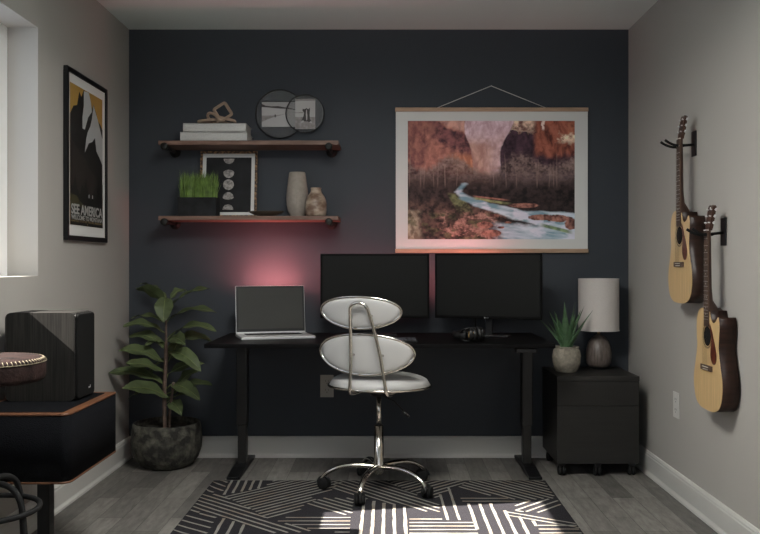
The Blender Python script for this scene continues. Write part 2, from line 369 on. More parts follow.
pp([(272,521.5),(300,517),(351,518),(350,536),(310,531)], (290,525), (350,525), pitch=0.05)
pp([(355,499),(408,509),(412,540),(350,540)], (389,700), (389,500), pitch=0.046, wd=0.014)
pp([(409,520),(441,520),(444,522),(475,522),(481,545),(409,545)], (410,525), (470,525), pitch=0.048, wd=0.014)
pp([(436,500),(446,490),(455,487),(468,522),(442,522)], (454,488.5), (466,522), pitch=0.05)
pp([(459,498),(490,497),(527,503),(520,504.5),(463,504.5)], (460,500), (500,500), pitch=0.05)
pp([(463,505),(500,505),(506,514),(535,523),(541,545),(485,545)], (469,505), (479,534), pitch=0.05, wd=0.014)
pp([(505,513),(520,505),(540,500),(557,501),(562,508),(535,515),(517,512)], (506,513), (541,501), pitch=0.044)
pp([(472,481.1),(543,481.5),(556,500),(540,500.5),(527,503),(490,497),(457,489)], (490,491), (530,502))
pp([(506,513),(517,512),(578,526),(582,530),(545,525),(508,518)], (506,514), (576,526), pitch=0.042)
pp([(537,524.5),(577,527),(588,545),(541,545)], (540,530), (570,530), pitch=0.05)
pp([(189,513.5),(217,518),(205,540),(160,545)], (187,518), (213,525), pitch=0.055)
pp([(219,518.5),(247,527),(252,540),(208,540)], (218,519), (209,534), pitch=0.05)
# the part of the rug nearer than the photograph shows: same patchwork
ys = [3.40, 2.93, 2.45, RYF+0.01]; xs_ = [RX[0]+0.01, -0.42, 0.02, 0.44, RX[1]-0.01]
for i in range(3):
    for j in range(4):
        A = [Vector((xs_[j], ys[i])), Vector((xs_[j+1], ys[i])), Vector((xs_[j+1], ys[i+1])), Vector((xs_[j], ys[i+1]))]
        if (i+j) % 2: A1, A2 = [A[0], A[1], A[2]], [A[0], A[2], A[3]]
        else: A1, A2 = [A[0], A[1], A[3]], [A[1], A[2], A[3]]
        for Q in (A1, A2):
            an = rr.choice([0.2, 0.9, 1.57, 2.3, 2.9]); patch(Q, Vector((0, 0)), Vector((math.cos(an), math.sin(an))))
rug = rb.build('rug')
tag(rug, 'charcoal rug with patchwork of cream stripes under the white swivel chair', 'rug')

# ---------------------------------------------------------------- desk
def ypix(s): return F/s
DZ = 0.715
desk = empty('standing_desk', (-0.045, 4.44, 0), 'black standing desk on two T-shaped steel legs against the navy wall', 'desk')
def rel(par): return Matrix.Translation(-par.location)
b = MB(); Mi = rel(desk)
b.box((-0.0447, (4.096+4.789)/2, DZ-0.010), (1.6955, 4.789-4.096, 0.020), DESKM, M=Mi, r=0.003); b.build('tabletop', desk)
for X in (-0.791, 0.7435):
    fx = X+ (0.004 if X < 0 else -0.0)
    b = MB(); b.box((X, 4.6, (DZ-0.02+0.236)/2), (0.056, 0.085, DZ-0.02-0.236), LEGM, M=Mi, r=0.004); lg = b.build('leg', desk)
    b = MB(); b.box((X, 4.6, 0.135), (0.044, 0.070, 0.212), LEGM, M=Mi, r=0.004); b.build('inner_column', lg)
    b = MB(); b.prism([(4.308, 0.006), (4.815, 0.006), (4.815, 0.022), (4.70, 0.032), (4.48, 0.032), (4.308, 0.020)], X-0.034, X+0.034, BLACK,
                      M=Mi @ Matrix(((0,1,0,0),(1,0,0,0),(0,0,1,0),(0,0,0,1)))); b.build('foot', desk, bevel=0.003)
    b = MB(); b.box((X, 4.62, DZ-0.024), (0.05, 0.20, 0.008), BLACK, M=Mi); b.build('top_bracket', desk)
b = MB(); b.box((0, 4.62, DZ-0.035), (1.4, 0.05, 0.03), BLACK, M=Mi); b.build('crossbar', desk)
b = MB(); c = P(527, 349.8, 207.5); b.box((c.x, 4.13, DZ-0.033), (0.10, 0.05, 0.022), PLASTIC, M=Mi, r=0.004); b.build('height_controller', desk)

# ---------------------------------------------------------------- monitors
def monitor(c, wd, ht, rz, label, mark):
    m = empty('monitor', (c[0], c[1], DZ), label, 'monitor', rz, 'black flat monitors on the desk')
    zc = c[2]-DZ
    b = MB(); b.box((0, 0.012, zc), (wd, 0.022, ht), BEZEL, r=0.003); b.build('housing', m)
    b = MB(); b.box((0, -0.0006, zc+0.002), (wd-0.024, 0.003, ht-0.026), SCREEN); b.build('screen', m)
    b = MB(); b.box((0, 0.030, zc), (wd*0.55, 0.018, ht*0.55), BEZEL, r=0.01); b.build('rear_shell', m)
    b = MB(); b.box((0, 0.046, (zc)/2+0.005), (0.036, 0.014, zc), BLACK, r=0.003)
    b.build('stand_post', m)
    b = MB(); b.box((0, 0.0, 0.004), (0.24, 0.12, 0.008), BLACK, r=0.003); b.build('stand_base', m)
    if mark:
        b = MB(); R = Matrix.Translation((0, -0.0012, zc-ht/2+0.0035)) @ Matrix.Rotation(PI/2, 4, 'X')
        b.disc((-0.014, zc-ht/2+0.0062), 0.0035, -0.002, 0.0, ALU, n=16)
        text_mesh(b, 'LG', 0.009, ALU, R @ Matrix.Translation((0.0, 0, 0))); b.build('logo', m)
    return m
monitor((-0.0767, 4.62, 0.9815), 0.593, 0.351, 0, 'black monitor facing straight out behind the white chair back', True)
a1 = Vector((0.2508, 4.645)); a2 = Vector((0.8036, 4.464)); mc = (a1+a2)/2
monitor((mc.x, mc.y, 0.983), (a2-a1).length, 0.352, math.atan2(a2.y-a1.y, a2.x-a1.x), 'black monitor turned slightly inward at the right end of desk', True)

# hidden red light bars, added to make the pink glow on the wall
def accent(name, loc, target, power, size_deg, label, length=0.3, col=(1.0, 0.27, 0.27)):
    e = empty('added_light_bar', loc, label, 'lamp', 0, 'added red light bars hidden behind the screens')
    b = MB(); b.tube([(0, 0, DZ+0.004-loc[2]), (0, 0, -0.01)], 0.004, PLASTIC, n=8); b.lathe([(0.022, DZ+0.001-loc[2]), (0.022, DZ+0.006-loc[2])], (0,0,0), PLASTIC, n=24); b.build('stand', e)
    d = (Vector(target)-Vector(loc)).normalized(); Q = d.to_track_quat('Z', 'Y').to_matrix().to_4x4(); lx = d.cross(Vector((0, 0, 1))).normalized(); ly = lx.cross(d).normalized()
    Q = Matrix(((lx.x, ly.x, d.x, 0), (lx.y, ly.y, d.y, 0), (lx.z, ly.z, d.z, 0), (0, 0, 0, 1)))
    b = MB(); b.box((0, 0, -0.008), (length+0.01, 0.030, 0.014), PLASTIC, M=Q, r=0.002); b.build('housing', e)
    b = MB(); b.box((0, 0, 0.0), (length, 0.024, 0.002), EMIT, M=Q); b.build('diffuser', e)
    l = bpy.data.lights.new(name, 'AREA'); l.energy = power; l.color = col; l.shape = 'RECTANGLE'; l.size = length; l.size_y = 0.025; l.spread = math.radians(150)
    o = bpy.data.objects.new(name, l); C.objects.link(o); o.parent = e; o.location = d*0.004
    o.rotation_euler = (-d).to_track_quat('Z', 'Y').to_euler()
EMIT = mat('added_led_lens', (0.8, 0.3, 0.35), 0.4, emit=(1.0, 0.22, 0.3), estr=1.0)
accent('added_glow_light', (-0.665, 4.690, 0.950), (-0.665, 4.85, 1.17), 2.8, 175, 'added slim red light bar hidden behind the laptop', 0.24)
accent('added_glow_light', (-0.09, 4.720, 0.96), (-0.09, 4.85, 1.00), 1.35, 175, 'added slim red light bar hidden behind the straight monitor', 0.5)
accent('added_glow_light', (0.48, 4.725, 0.98), (0.45, 4.85, 1.06), 1.5, 175, 'added slim red light bar hidden behind the turned monitor', 0.36)
# ---------------------------------------------------------------- laptop
lap = empty('laptop', (-0.6, 4.46, DZ), 'open silver laptop with dark grey screen at the left end of desk', 'laptop')
A = Vector((-0.7455, 4.293)); Bv = Vector((-0.381, 4.406)); u = (Bv-A).normalized(); v = Vector((-u.y, u.x)); Wl = (Bv-A).length; Dl = 0.25
ang = math.atan2(u.y, u.x); cen = A+u*Wl/2+v*Dl/2
lap.location = (cen.x, cen.y, DZ+0.001); lap.rotation_euler = (0, 0, ang)
b = MB(); b.box((0, 0, 0.007), (Wl, Dl, 0.014), ALU, r=0.003); b.build('base', lap)
b = MB(); b.box((0, 0.045, 0.0143), (Wl*0.78, 0.105, 0.001), PLASTIC)
for r_ in range(5):
    for k in range(14): b.box((-Wl*0.36+Wl*0.72*k/13, 0.005+r_*0.02, 0.0153), (0.016, 0.015, 0.001), BLACK)
b.build('keyboard', lap)
b = MB(); b.box((0, -0.07, 0.0143), (0.11, 0.07, 0.0008), ALU); b.build('trackpad', lap)
b = MB(); T = Matrix.Translation((0, Dl/2-0.006, 0.014)) @ Matrix.Rotation(-math.radians(8), 4, 'X')
b.box((0, 0.003, 0.128), (Wl-0.006, 0.006, 0.256), ALU, M=T, r=0.0025); lid = b.build('lid', lap)
b = MB(); b.box((0, -0.0003, 0.131), (Wl-0.012, 0.0012, 0.246), BLACK, M=T); b.box((0, -0.0011, 0.134), (Wl-0.034, 0.0012, 0.222), LAPSCREEN, M=T); b.build('screen', lid)

# keyboard, mostly hidden by the chair
kb = empty('keyboard', (-0.07, 4.23, DZ), 'slim dark keyboard with grey keys on desk behind the chair back', 'keyboard')
b = MB(); b.box((0, 0, 0.006), (0.42, 0.12, 0.012), PLASTIC, r=0.003); b.build('case', kb)
b = MB()
for r_ in range(5):
    for k in range(18): b.box((-0.193+k*0.0227, -0.045+r_*0.0225, 0.0145), (0.018, 0.018, 0.006), GREYK)
b.build('keys', kb); kb.location.x = (417-CX)/202-0.21

# headphones
hp = empty('headphones', P(471, 341, 202.5), 'black over-ear headphones with gold accents lying on the desk', 'headphones')
hp.location.z = DZ+0.0005; hp.rotation_euler = (0, 0, 0.15)
def cup(x, y, tilt):
    M = Matrix.Translation((x, y, 0.0375)) @ Matrix.Rotation(tilt, 4, 'Z')
    b = MB(); b.lathe([(0, -0.022), (0.022, -0.021), (0.032, -0.014), (0.035, -0.003), (0.035, 0.004), (0, 0.004)], (0,0,0), PLASTIC, n=32, M=M, ax='x'); e = b.build('earcup', hp)
    b = MB(); b.lathe([(0.012, 0.003), (0.034, 0.003), (0.0365, 0.010), (0.034, 0.019), (0.026, 0.021), (0.018, 0.018), (0.014, 0.008)], (0,0,0), CUSH, n=32, M=M, ax='x'); b.build('ear_cushion', e)
    b = MB(); b.box((-0.0195, -0.024, 0.002), (0.004, 0.003, 0.030), GOLD, M=M); b.box((-0.0, -0.0355, 0.012), (0.005, 0.002, 0.005), GOLD, M=M); b.build('gold_trim', e)
cup(0.0, 0.0, 0.1); cup(0.050, 0.03, PI+0.25)
b = MB(); pts = smooth_curve([(-0.024, 0.0, 0.030), (-0.045, 0.02, 0.030), (-0.064, 0.06, 0.030), (-0.060, 0.115, 0.030), (-0.01, 0.15, 0.030), (0.045, 0.135, 0.030), (0.072, 0.09, 0.030), (0.070, 0.04, 0.031)], 6)
b.tube(pts, 0.011, PLASTIC, n=10, flat=1.7); b.build('headband', hp)
b = MB()
for sx in (-1, 1):
    b.tube(smooth_curve([(-0.052, 0.035, 0.030), (-0.040, 0.0, 0.060 if sx > 0 else 0.010), (-0.010, -0.012, 0.071 if sx > 0 else 0.004)], 6), 0.004, PLASTIC, n=8)
b.build('yoke', hp)

# ---------------------------------------------------------------- swivel chair
ch = empty('swivel_chair', (-0.049, 4.126, 0), 'white leather swivel chair with oval backrests and chrome frame on rug', 'chair', -math.radians(20))
def pad(a, bb, T, M, mtl, bow=0.0, front=1.0, back=0.35, NR=10, NA=56):
    # ellipse in local x,z; thick towards +y (front) and -y (back)
    b = MB(); 
    for side, th in ((1, T*front), (-1, T*back)):
        vs = []; fs = []
        for i in range(NR+1):
            t = i/NR; h = th*math.sqrt(max(0, 1-t**4))
            for k in range(NA):
                q = 2*PI*k/NA; x = a*t*math.cos(q); z = bb*t*math.sin(q)
                vs.append((x, side*h+bow*x*x, z))
        for i in range(NR):
            for k in range(NA): fs.append((i*NA+k, i*NA+(k+1) % NA, (i+1)*NA+(k+1) % NA, (i+1)*NA+k))
        b.add(vs, fs, mtl, True, M)
    return b
def rim(a, bb, r, M, bow=0.0, off=0.0, flat=1.0):
    b = MB(); b.tube([(a*math.cos(2*PI*k/72), bow*(a*math.cos(2*PI*k/72))**2+off, bb*math.sin(2*PI*k/72)) for k in range(72)], r, CHROME, n=10, closed=True, M=M, flat=flat); return b
for (yy, zz, a_, b_, tilt) in ((-0.198, 0.680, 0.236, 0.094, 0.13), (-0.256, 0.877, 0.197, 0.073, 0.22)):
    M = Matrix.Translation((-0.006, yy, zz)) @ Matrix.Rotation(tilt, 4, 'X')
    o = pad(a_, b_, 0.028, M, WLEATHER, bow=0.9, back=0.35).build('backrest', ch)
    rim(a_+0.001, b_+0.001, 0.0045, M, bow=0.9, off=0.0, flat=1.5).build('chrome_rim', o)
M = Matrix.Translation((0.004, 0, 0.516)) @ Matrix.Rotation(PI/2, 4, 'X')
b = pad(0.250, 0.218, 0.056, M, WLEATHER, front=1.0, back=0.2, NR=14)
o = b.build('seat', ch); rim(0.252, 0.220, 0.006, M, off=-0.002).build('chrome_rim', o)
b = MB()
left = [(-0.05, 0.02, 0.496), (-0.085, -0.10, 0.496), (-0.092, -0.200, 0.497), (-0.090, -0.232, 0.514), (-0.084, -0.236, 0.56), (-0.072, -0.242, 0.68), (-0.056, -0.268, 0.81), (-0.045, -0.290, 0.885)]
arc = [(-0.045*math.cos(t), -0.290-0.012*math.sin(t), 0.885+0.040*math.sin(t)) for t in [PI*k/8 for k in range(1, 8)]]
fx_ = lambda q_: [(x+0.014+0.022*(0.885-z)/0.40, y, z) for x, y, z in q_]; arc = [(x+0.014, y, z) for x, y, z in arc]; right = fx_([(-x, y, z) for x, y, z in reversed(left)]); left = fx_(left)
b.tube(smooth_curve(left+arc+right, 4), 0.0078, CHROME, n=12); b.build('back_frame', ch)
for (x, y, z, y2) in ((-0.047, -0.242, 0.68, -0.205), (0.097, -0.242, 0.68, -0.205), (-0.034, -0.284, 0.865, -0.262), (0.064, -0.284, 0.865, -0.262)):
    b = MB(); b.tube([(x, y, z), (x, y2, z)], 0.006, CHROME, n=10); b.build('fixing_bolt', ch)
b = MB(); b.box((0, 0, 0.495), (0.15, 0.15, 0.016), BLACK, r=0.003); b.lathe([(0.04, 0.462), (0.05, 0.489), (0.0, 0.489)], (0,0,0), BLACK, n=24)
b.build('seat_plate', ch)
b = MB(); b.tube([(0.03, -0.04, 0.468), (0.10, -0.06, 0.450), (0.16, -0.08, 0.405)], 0.0035, BLACK, n=8); b.tube([(0.155, -0.093, 0.409), (0.185, -0.088, 0.385)], 0.006, BLACK, n=8); b.build('height_lever', ch)
b = MB(); b.lathe([(0.012, 0.30), (0.012, 0.462)], (0,0,0), CHROME, n=20); b.lathe([(0.0225, 0.318), (0.013, 0.324)], (0,0,0), BLACK, n=24); b.build('gas_lift', ch)
b = MB(); b.lathe([(0.0, 0.078), (0.014, 0.078), (0.020, 0.09), (0.032, 0.10), (0.032, 0.128), (0.0235, 0.145), (0.0225, 0.318), (0.0, 0.318)], (0,0,0), CHROME, n=28); b.build('hub_column', ch)
for an in (178, 252, 323, 35, 107):
    q = math.radians(an)+math.radians(20); dx, dy = math.cos(q), math.sin(q); R0 = 0.280
    pts = smooth_curve([(dx*t, dy*t, z) for t, z in ((0.015, 0.118), (0.08, 0.125), (0.15, 0.122), (0.21, 0.108), (0.255, 0.083), (R0, 0.055))], 5)
    b = MB(); n = len(pts); b.tube(pts, [0.0185-0.0055*i/(n-1) for i in range(n)], CHROME, n=12, flat=0.75); b.build('base_arm', ch)
    rot = q+random.choice([0.9, -1.1, 1.4, 0.3]); M = Matrix.Translation((dx*R0, dy*R0, 0.0)) @ Matrix.Rotation(rot, 4, 'Z')
    zb = 0.0085
    b = MB()
    for sx in (-1, 1): b.lathe([(0, -0.008), (0.024, -0.008), (0.028, -0.004), (0.028, 0.004), (0.024, 0.008), (0, 0.008)], (sx*0.0155, 0.012, zb+0.028), MATTE, n=24, M=M, ax='x')
    w_ = b.build('caster', ch)
    b = MB(); b.tube([(0, 0, 0.034), (0, 0, 0.064)], 0.0065, CHROME, n=12, M=M)
    b.tube([(0, 0.012+0.031*math.cos(t), zb+0.028+0.031*math.sin(t)) for t in [PI*k/10 for k in range(-1, 11)]], 0.007, PLASTIC, n=8, M=M); b.build('fork', w_)

# ---------------------------------------------------------------- filing cabinet
CX0, CX1, CY0, CY1, CZ0, CZ1 = 0.871, 1.294, 4.400, 4.820, 0.0665, 0.520
fc = empty('filing_cabinet', ((CX0+CX1)/2, (CY0+CY1)/2, 0), 'black two-drawer filing cabinet on wheels in the right corner', 'cabinet')
wd = CX1-CX0; dp = CY1-CY0
b = MB(); b.box((0, 0.009, (CZ0+CZ1-0.024)/2), (wd, dp-0.018, CZ1-0.024-CZ0), CAB); b.build('body', fc, bevel=0.001)
b = MB(); b.box((0, -0.001, CZ1-0.012), (wd+0.004, dp+0.004, 0.024), CAB); b.build('top_panel', fc, bevel=0.0015)
for z0, z1 in ((CZ0, 0.3660), (0.3665, CZ1-0.0245)):
    b = MB(); b.box((0, -dp/2+0.009, (z0+z1)/2), (wd, 0.018, z1-z0-0.001), CAB); b.build('drawer', fc, bevel=0.001)
for x, y in ((-wd/2+0.03, -dp/2+0.035), (wd/2-0.03, -dp/2+0.035), (-wd/2+0.03, dp/2-0.06), (wd/2-0.03, dp/2-0.06), (0, -dp/2+0.02)):
    b = MB()
    for sx in (-1, 1): b.lathe([(0, -0.008), (0.022, -0.008), (0.026, 0), (0.022, 0.008), (0, 0.008)], (x+sx*0.010, y, 0.026), MATTE, n=20, ax='x')
    b.box((x, y, 0.057), (0.034, 0.034, 0.018), BLACK); b.build('caster', fc)

# aloe on the cabinet
s = 185.5; al = empty('potted_aloe', ((566.5-CX)/s, F/s, CZ1+0.0005), 'small spiky aloe in a ridged grey pot on the black cabinet', 'plant')
b = MB(); rf = lambda a, z: 1+0.07*abs(math.sin(a*7+z*26))*(1 if 0.012 < z < 0.13 else 0)
b.lathe([(0, 0), (0.050, 0), (0.058, 0.005), (0.058, 0.012), (0.061, 0.018), (0.070, 0.05), (0.072, 0.085), (0.067, 0.115), (0.060, 0.132), (0.058, 0.138), (0.052, 0.137), (0.052, 0.118), (0, 0.118)], (0,0,0), STONEPOT, n=112, rfun=rf)
b.tube([(0.062*(1+0.0*k)*math.cos(2*PI*k/112), 0.062*math.sin(2*PI*k/112), 0.131+0.004*abs(math.sin(PI*k/8))) for k in range(112)], 0.004, STONEPOT, n=6, closed=True)
b.build('pot', al)
b = MB(); b.lathe([(0, 0.119), (0.0515, 0.119), (0.0515, 0.121), (0, 0.123)], (0,0,0), SOIL, n=30); b.build('soil', al)
def aloe_leaf(az, tilt, L, wd, par):
    b = MB(); n = 12; vs = []; m = 8
    d = Vector((math.cos(az), math.sin(az), 0)); sd_ = Vector((-d.y, d.x, 0)); up = Vector((0, 0, 1))
    for i in range(n+1):
        t = i/n; r = 0.012+L*math.sin(tilt)*(t*0.75+0.25*t*t); z = 0.115+L*math.cos(tilt)*t
        ww = wd*(1-t**1.6)*(0.85+0.3*math.sin(PI*min(1, t*1.3)))+0.0006; th = ww*0.32
        nr = (d*math.cos(tilt)-up*math.sin(tilt))
        c = d*r+up*z
        for k in range(m):
            q = 2*PI*k/m; vs.append(c+sd_*ww*math.cos(q)+nr*th*math.sin(q)-nr*0.6*th*(1-math.cos(q)**2))
    fs = [(i*m+k, i*m+(k+1) % m, (i+1)*m+(k+1) % m, (i+1)*m+k) for i in range(n) for k in range(m)]
    b.add(vs, fs, ALOE, True); b.build('leaf', par)
for az, tl, L, wd_ in ((10, .52, .24, .013), (170, .62, .23, .012), (200, .38, .22, .016), (250, .16, .23, .019), (300, .25, .20, .018), (340, .30, .24, .015),
                       (30, .36, .22, .014), (90, .15, .25, .016), (130, .30, .21, .016), (60, .40, .20, .013), (225, .30, .17, .018), (275, .34, .15, .018),
                       (180, .20, .20, .015), (0, .12, .25, .014), (320, .48, .16, .015), (150, .5, .17, .012)):
    aloe_leaf(math.radians(az), tl*1.1, L*1.06, wd_*1.65, al)

# lamp
s = 179.7; lp = empty('table_lamp', ((598.6-CX)/s, F/s, CZ1+0.0005), 'table lamp with white drum shade and brown ceramic base', 'lamp')
b = MB(); b.lathe([(0, 0), (0.045, 0), (0.050, 0.006), (0.050, 0.012)], (0,0,0), BLACK, n=40)
b.lathe([(0.054, 0.012), (0.066, 0.03), (0.070, 0.06), (0.069, 0.09), (0.064, 0.12), (0.054, 0.15), (0.038, 0.172), (0.020, 0.184), (0.014, 0.19), (0, 0.191)], (0,0,0), LAMPC, n=48, rfun=lambda a, z: 1+0.008*math.sin(a*18)); b.build('base', lp)
b = MB(); b.lathe([(0.008, 0.19), (0.008, 0.20), (0.005, 0.202), (0.005, 0.28), (0.012, 0.282), (0.012, 0.32), (0, 0.322)], (0,0,0), BRASS, n=20); b.build('neck', lp)
z0, z1 = 0.733-CZ1, 1.019-CZ1
b2 = MB()
for r0, r1, zz in ((0.1125, 0.110, z0), (0.1105, 0.108, z1)):
    b2.tube([(r0*math.cos(2*PI*k/64), r0*math.sin(2*PI*k/64), zz) for k in range(64)], 0.0016, SHADE, n=6, closed=True)
# open drum (no caps)
def drum(r, z0, z1, m, n=64):
    vs = [(r*math.cos(2*PI*k/n), r*math.sin(2*PI*k/n), z) for z in (z0, z1) for k in range(n)]
    b2.add(vs, [(k, (k+1) % n, n+(k+1) % n, n+k) for k in range(n)], m, True)
drum(0.1115, z0, z1, SHADE); drum(0.1095, z0, z1, SHADE); b2.build('lamp_shade', lp)
b = MB()
for k in range(3): b.tube([(0, 0, z1-0.03), (0.109*math.cos(2.1*k), 0.109*math.sin(2.1*k), z1-0.004)], 0.0015, BRASS, n=6)
b.tube([(0, 0, 0.32), (0, 0, z1-0.028)], 0.002, BRASS, n=6); b.build('shade_spider', lp)
b = MB(); b.lathe([(0.012, 0.322), (0.022, 0.35), (0.028, 0.375), (0.022, 0.395), (0, 0.403)], (0,0,0), WHITE, n=20); b.build('bulb', lp)

# ---------------------------------------------------------------- shelves
SY0, SY1 = 4.62, 4.85
def zsh(top): return top
def shelf(zt, label):
    th = 0.023; xa, xb = -1.2546, -0.275
    # shelf scale along its front edge
    e = empty('wall_shelf', ((xa+xb)/2, YB, zt-th), label, 'shelf', 0, 'walnut shelves on black pipe brackets'); ox = (xa+xb)/2
    b = MB(); b.box((0, SY0+0.115-YB, th/2), (xb-xa, 0.226, th), WALNUT, r=0.002); b.build('board', e)
    for X in (-1.218-ox, -0.3265-ox):
        b = MB()
        b.lathe([(0.016, -0.024), (0.016, -0.010), (0.031, -0.006), (0.031, -0.0005), (0, -0.0005)], (X, 0, -0.0105), IRON, n=28, ax='y')
        b.tube([(X, -0.005, -0.0105), (X, -0.238, -0.0105)], 0.010, IRON, n=16)
        b.lathe([(0, -0.256), (0.014, -0.256), (0.020, -0.252), (0.020, -0.232), (0.012, -0.229), (0, -0.234)], (X, 0, -0.0105), IRON, n=24, ax='y')
        b.build('pipe_bracket', e)
    return e
ZU, ZL = 1.773, 1.363
EPS = 0.0006
shelf(ZU, 'upper walnut shelf holding the white books'); shelf(ZL, 'lower walnut shelf holding the grass planter and vases')
# books
def book(x0, x1, y0, y1, z, h, label):
    e = empty('book', ((x0+x1)/2, (y0+y1)/2, z+EPS), label, 'book', 0, 'white books on the upper shelf'); w_, d_ = x1-x0, y1-y0
    b = MB(); b.box((0, 0.001, 0.0015), (w_, d_, 0.003), BOOKW); b.box((0, 0.001, h-0.0015), (w_, d_, 0.003), BOOKW); b.box((0, -d_/2+0.0025, h/2), (w_, 0.003, h), BOOKW, r=0.0008); b.build('cover', e)
    b = MB(); b.box((0, 0.002, h/2), (w_-0.008, d_-0.008, h-0.006), PAGE); b.build('pages', e)
    return z+h+EPS
z = book(-1.140, -0.775, 4.640, 4.838, ZU, 0.0485, 'thick white book lying at the bottom of the pair on shelf')
z = book(-1.125, -0.782, 4.642, 4.836, z, 0.0485, 'thick white book lying on top of the other, under wooden links')
z = z+EPS
# wooden chain links on the books
cl = empty('wooden_link_ornament', (-0.945, 4.70, z+0.0075), 'pale carved wooden chain links resting on the stacked white books', 'ornament')
def sq_link(M, a, bb, r):
    b = MB(); pts = []
    for cx_, cz_, q0 in ((a-r, bb-r, 0), (-a+r, bb-r, 1), (-a+r, -bb+r, 2), (a-r, -bb+r, 3)):
        for k in range(4):
            q = PI/2*(q0+k/3); pts.append((cx_+r*math.cos(q), 0, cz_+r*math.sin(q)))
    b.tube(pts, 0.0088, LINKW, n=8, closed=True, M=M); return b
# upright tilted square, leaning
sq_link(Matrix.Translation((0.028, -0.008, 0.062)) @ Matrix.Rotation(math.radians(-33), 4, 'Y') @ Matrix.Rotation(math.radians(-8), 4, 'X'), 0.036, 0.040, 0.008).build('link', cl)
b = MB(); Mr = Matrix.Translation((-0.028, 0.0, 0.030)) @ Matrix.Rotation(math.radians(35), 4, 'Y') @ Matrix.Rotation(math.radians(35), 4, 'X')
b.tube([(0.034*math.cos(2*PI*k/28), 0, 0.024*math.sin(2*PI*k/28)) for k in range(28)], 0.008, LINKW, n=8, closed=True, M=Mr); b.build('link', cl)
sq_link(Matrix.Translation((0.045, 0.012, 0.015)) @ Matrix.Rotation(math.radians(14), 4, 'Y') @ Matrix.Rotation(math.radians(72), 4, 'X'), 0.048, 0.026, 0.010).build('link', cl)
sq_link(Matrix.Translation((-0.060, 0.005, 0.010)) @ Matrix.Rotation(math.radians(-7), 4, 'Y') @ Matrix.Rotation(math.radians(84), 4, 'X'), 0.046, 0.026, 0.012).build('link', cl)

# round glass frames on the wall above the shelf
def round_frame(px, py, s, R, y, photo, label, draw):
    c = Vector(((px-CX)/s, y, H-(py-CY)/s)); e = empty('round_photo_frame', c, label, 'picture', 0, 'round glass photo frames above the upper shelf')
    b = MB(); b.tube([(R*math.cos(2*PI*k/72), 0, R*math.sin(2*PI*k/72)) for k in range(72)], 0.0035, BLACK, n=8, closed=True); b.build('rim', e)
    b = MB(); b.disc((0, 0), R-0.001, -0.0015, 0.0015, FROST, n=72); b.build('glass', e)
    x0, x1, z0, z1 = photo; x0, x1 = (x0-px)/s, (x1-px)/s; z0, z1 = (py-z1)/s, (py-z0)/s
    b = MB(); b.box(((x0+x1)/2, -0.0028, (z0+z1)/2), (x1-x0, 0.001, z1-z0), PHOTOW); draw(b, x0, x1, z0, z1); b.build('photo', e); return e
GREY1 = mat('photo_dark_grey', (0.06, 0.05, 0.05), 0.7); GREY2 = mat('photo_mid_grey', (0.25, 0.225, 0.21), 0.7, nscale=60, col2=(0.36, 0.33, 0.32)); GREY3 = mat('photo_light_grey', (0.40, 0.38, 0.375), 0.7)
def poly_on(b, pts, y, m, th=0.0003): b.prism(pts, y, y+th, m)
def draw_beach(b, x0, x1, z0, z1):
    W_ = x1-x0; Hh = z1-z0; y = -0.0036; f = lambda u, v: (x0+u*W_, z0+v*Hh)
    poly_on(b, [f(0, .84), f(1, .70), f(1, .98), f(0, .98)], y, GREY3)
    poly_on(b, [f(0, .80), f(.2, .78), f(.5, .74), f(.72, .73), f(1, .66), f(1, .69), f(.8, .75), f(.6, .80), f(.45, .84), f(.25, .83), f(.1, .86), f(0, .93)], y-.0003, GREY1)
    poly_on(b, [f(0, .46), f(.3, .46), f(.55, .50), f(.9, .62), f(.5, .46), f(.3, .38), f(.15, .30), f(0, .20)], y-.0003, GREY2)
    poly_on(b, [f(.36, .38), f(.38, .38), f(.385, .48), f(.37, .52), f(.35, .47)], y-.0006, GREY1)
def draw_dog(b, x0, x1, z0, z1):
    W_ = x1-x0; Hh = z1-z0; y = -0.0036; f = lambda u, v: (x0+u*W_, z0+v*Hh)
    poly_on(b, [f(0, 0), f(1, 0), f(1, .40), f(0, .40)], y, GREY2)
    poly_on(b, [f(0, .93), f(1, .95), f(1, 1), f(0, 1)], y, GREY2); poly_on(b, [f(0, .53), f(.4, .53), f(.4, .56), f(0, .56)], y, GREY2)
    body = [f(.33, .28), f(.30, .24), f(.50, .26), f(.62, .25), f(.75, .22), f(.80, .26), f(.74, .34), f(.72, .46), f(.73, .58), f(.74, .72), f(.66, .66), f(.56, .70), f(.46, .66), f(.38, .68), f(.36, .62), f(.44, .54), f(.42, .44), f(.36, .36)]
    poly_on(b, body, y-.0003, GREY1)
    poly_on(b, [f(.56, .28), f(.60, .32), f(.61, .46), f(.59, .54), f(.59, .62), f(.56, .66), f(.54, .58), f(.53, .48)], y-.0006, PHOTOW)
    poly_on(b, [f(.28, .20), f(.45, .24), f(.40, .30), f(.30, .25)], y-.0006, PHOTOW); poly_on(b, [f(.70, .22), f(.86, .20), f(.78, .27)], y-.0006, PHOTOW)
round_frame(279.6, 113.6, 176.3, 0.1375, 4.832, (261.6, 298, 101.9, 126.7), 'larger round glass frame with a beach photo, behind the small one', draw_beach)
round_frame(304.7, 113.0, 177.2, 0.1075, 4.815, (294.9, 315.0, 98.6, 128.6), 'smaller round glass frame with a photo of a dog', draw_dog)

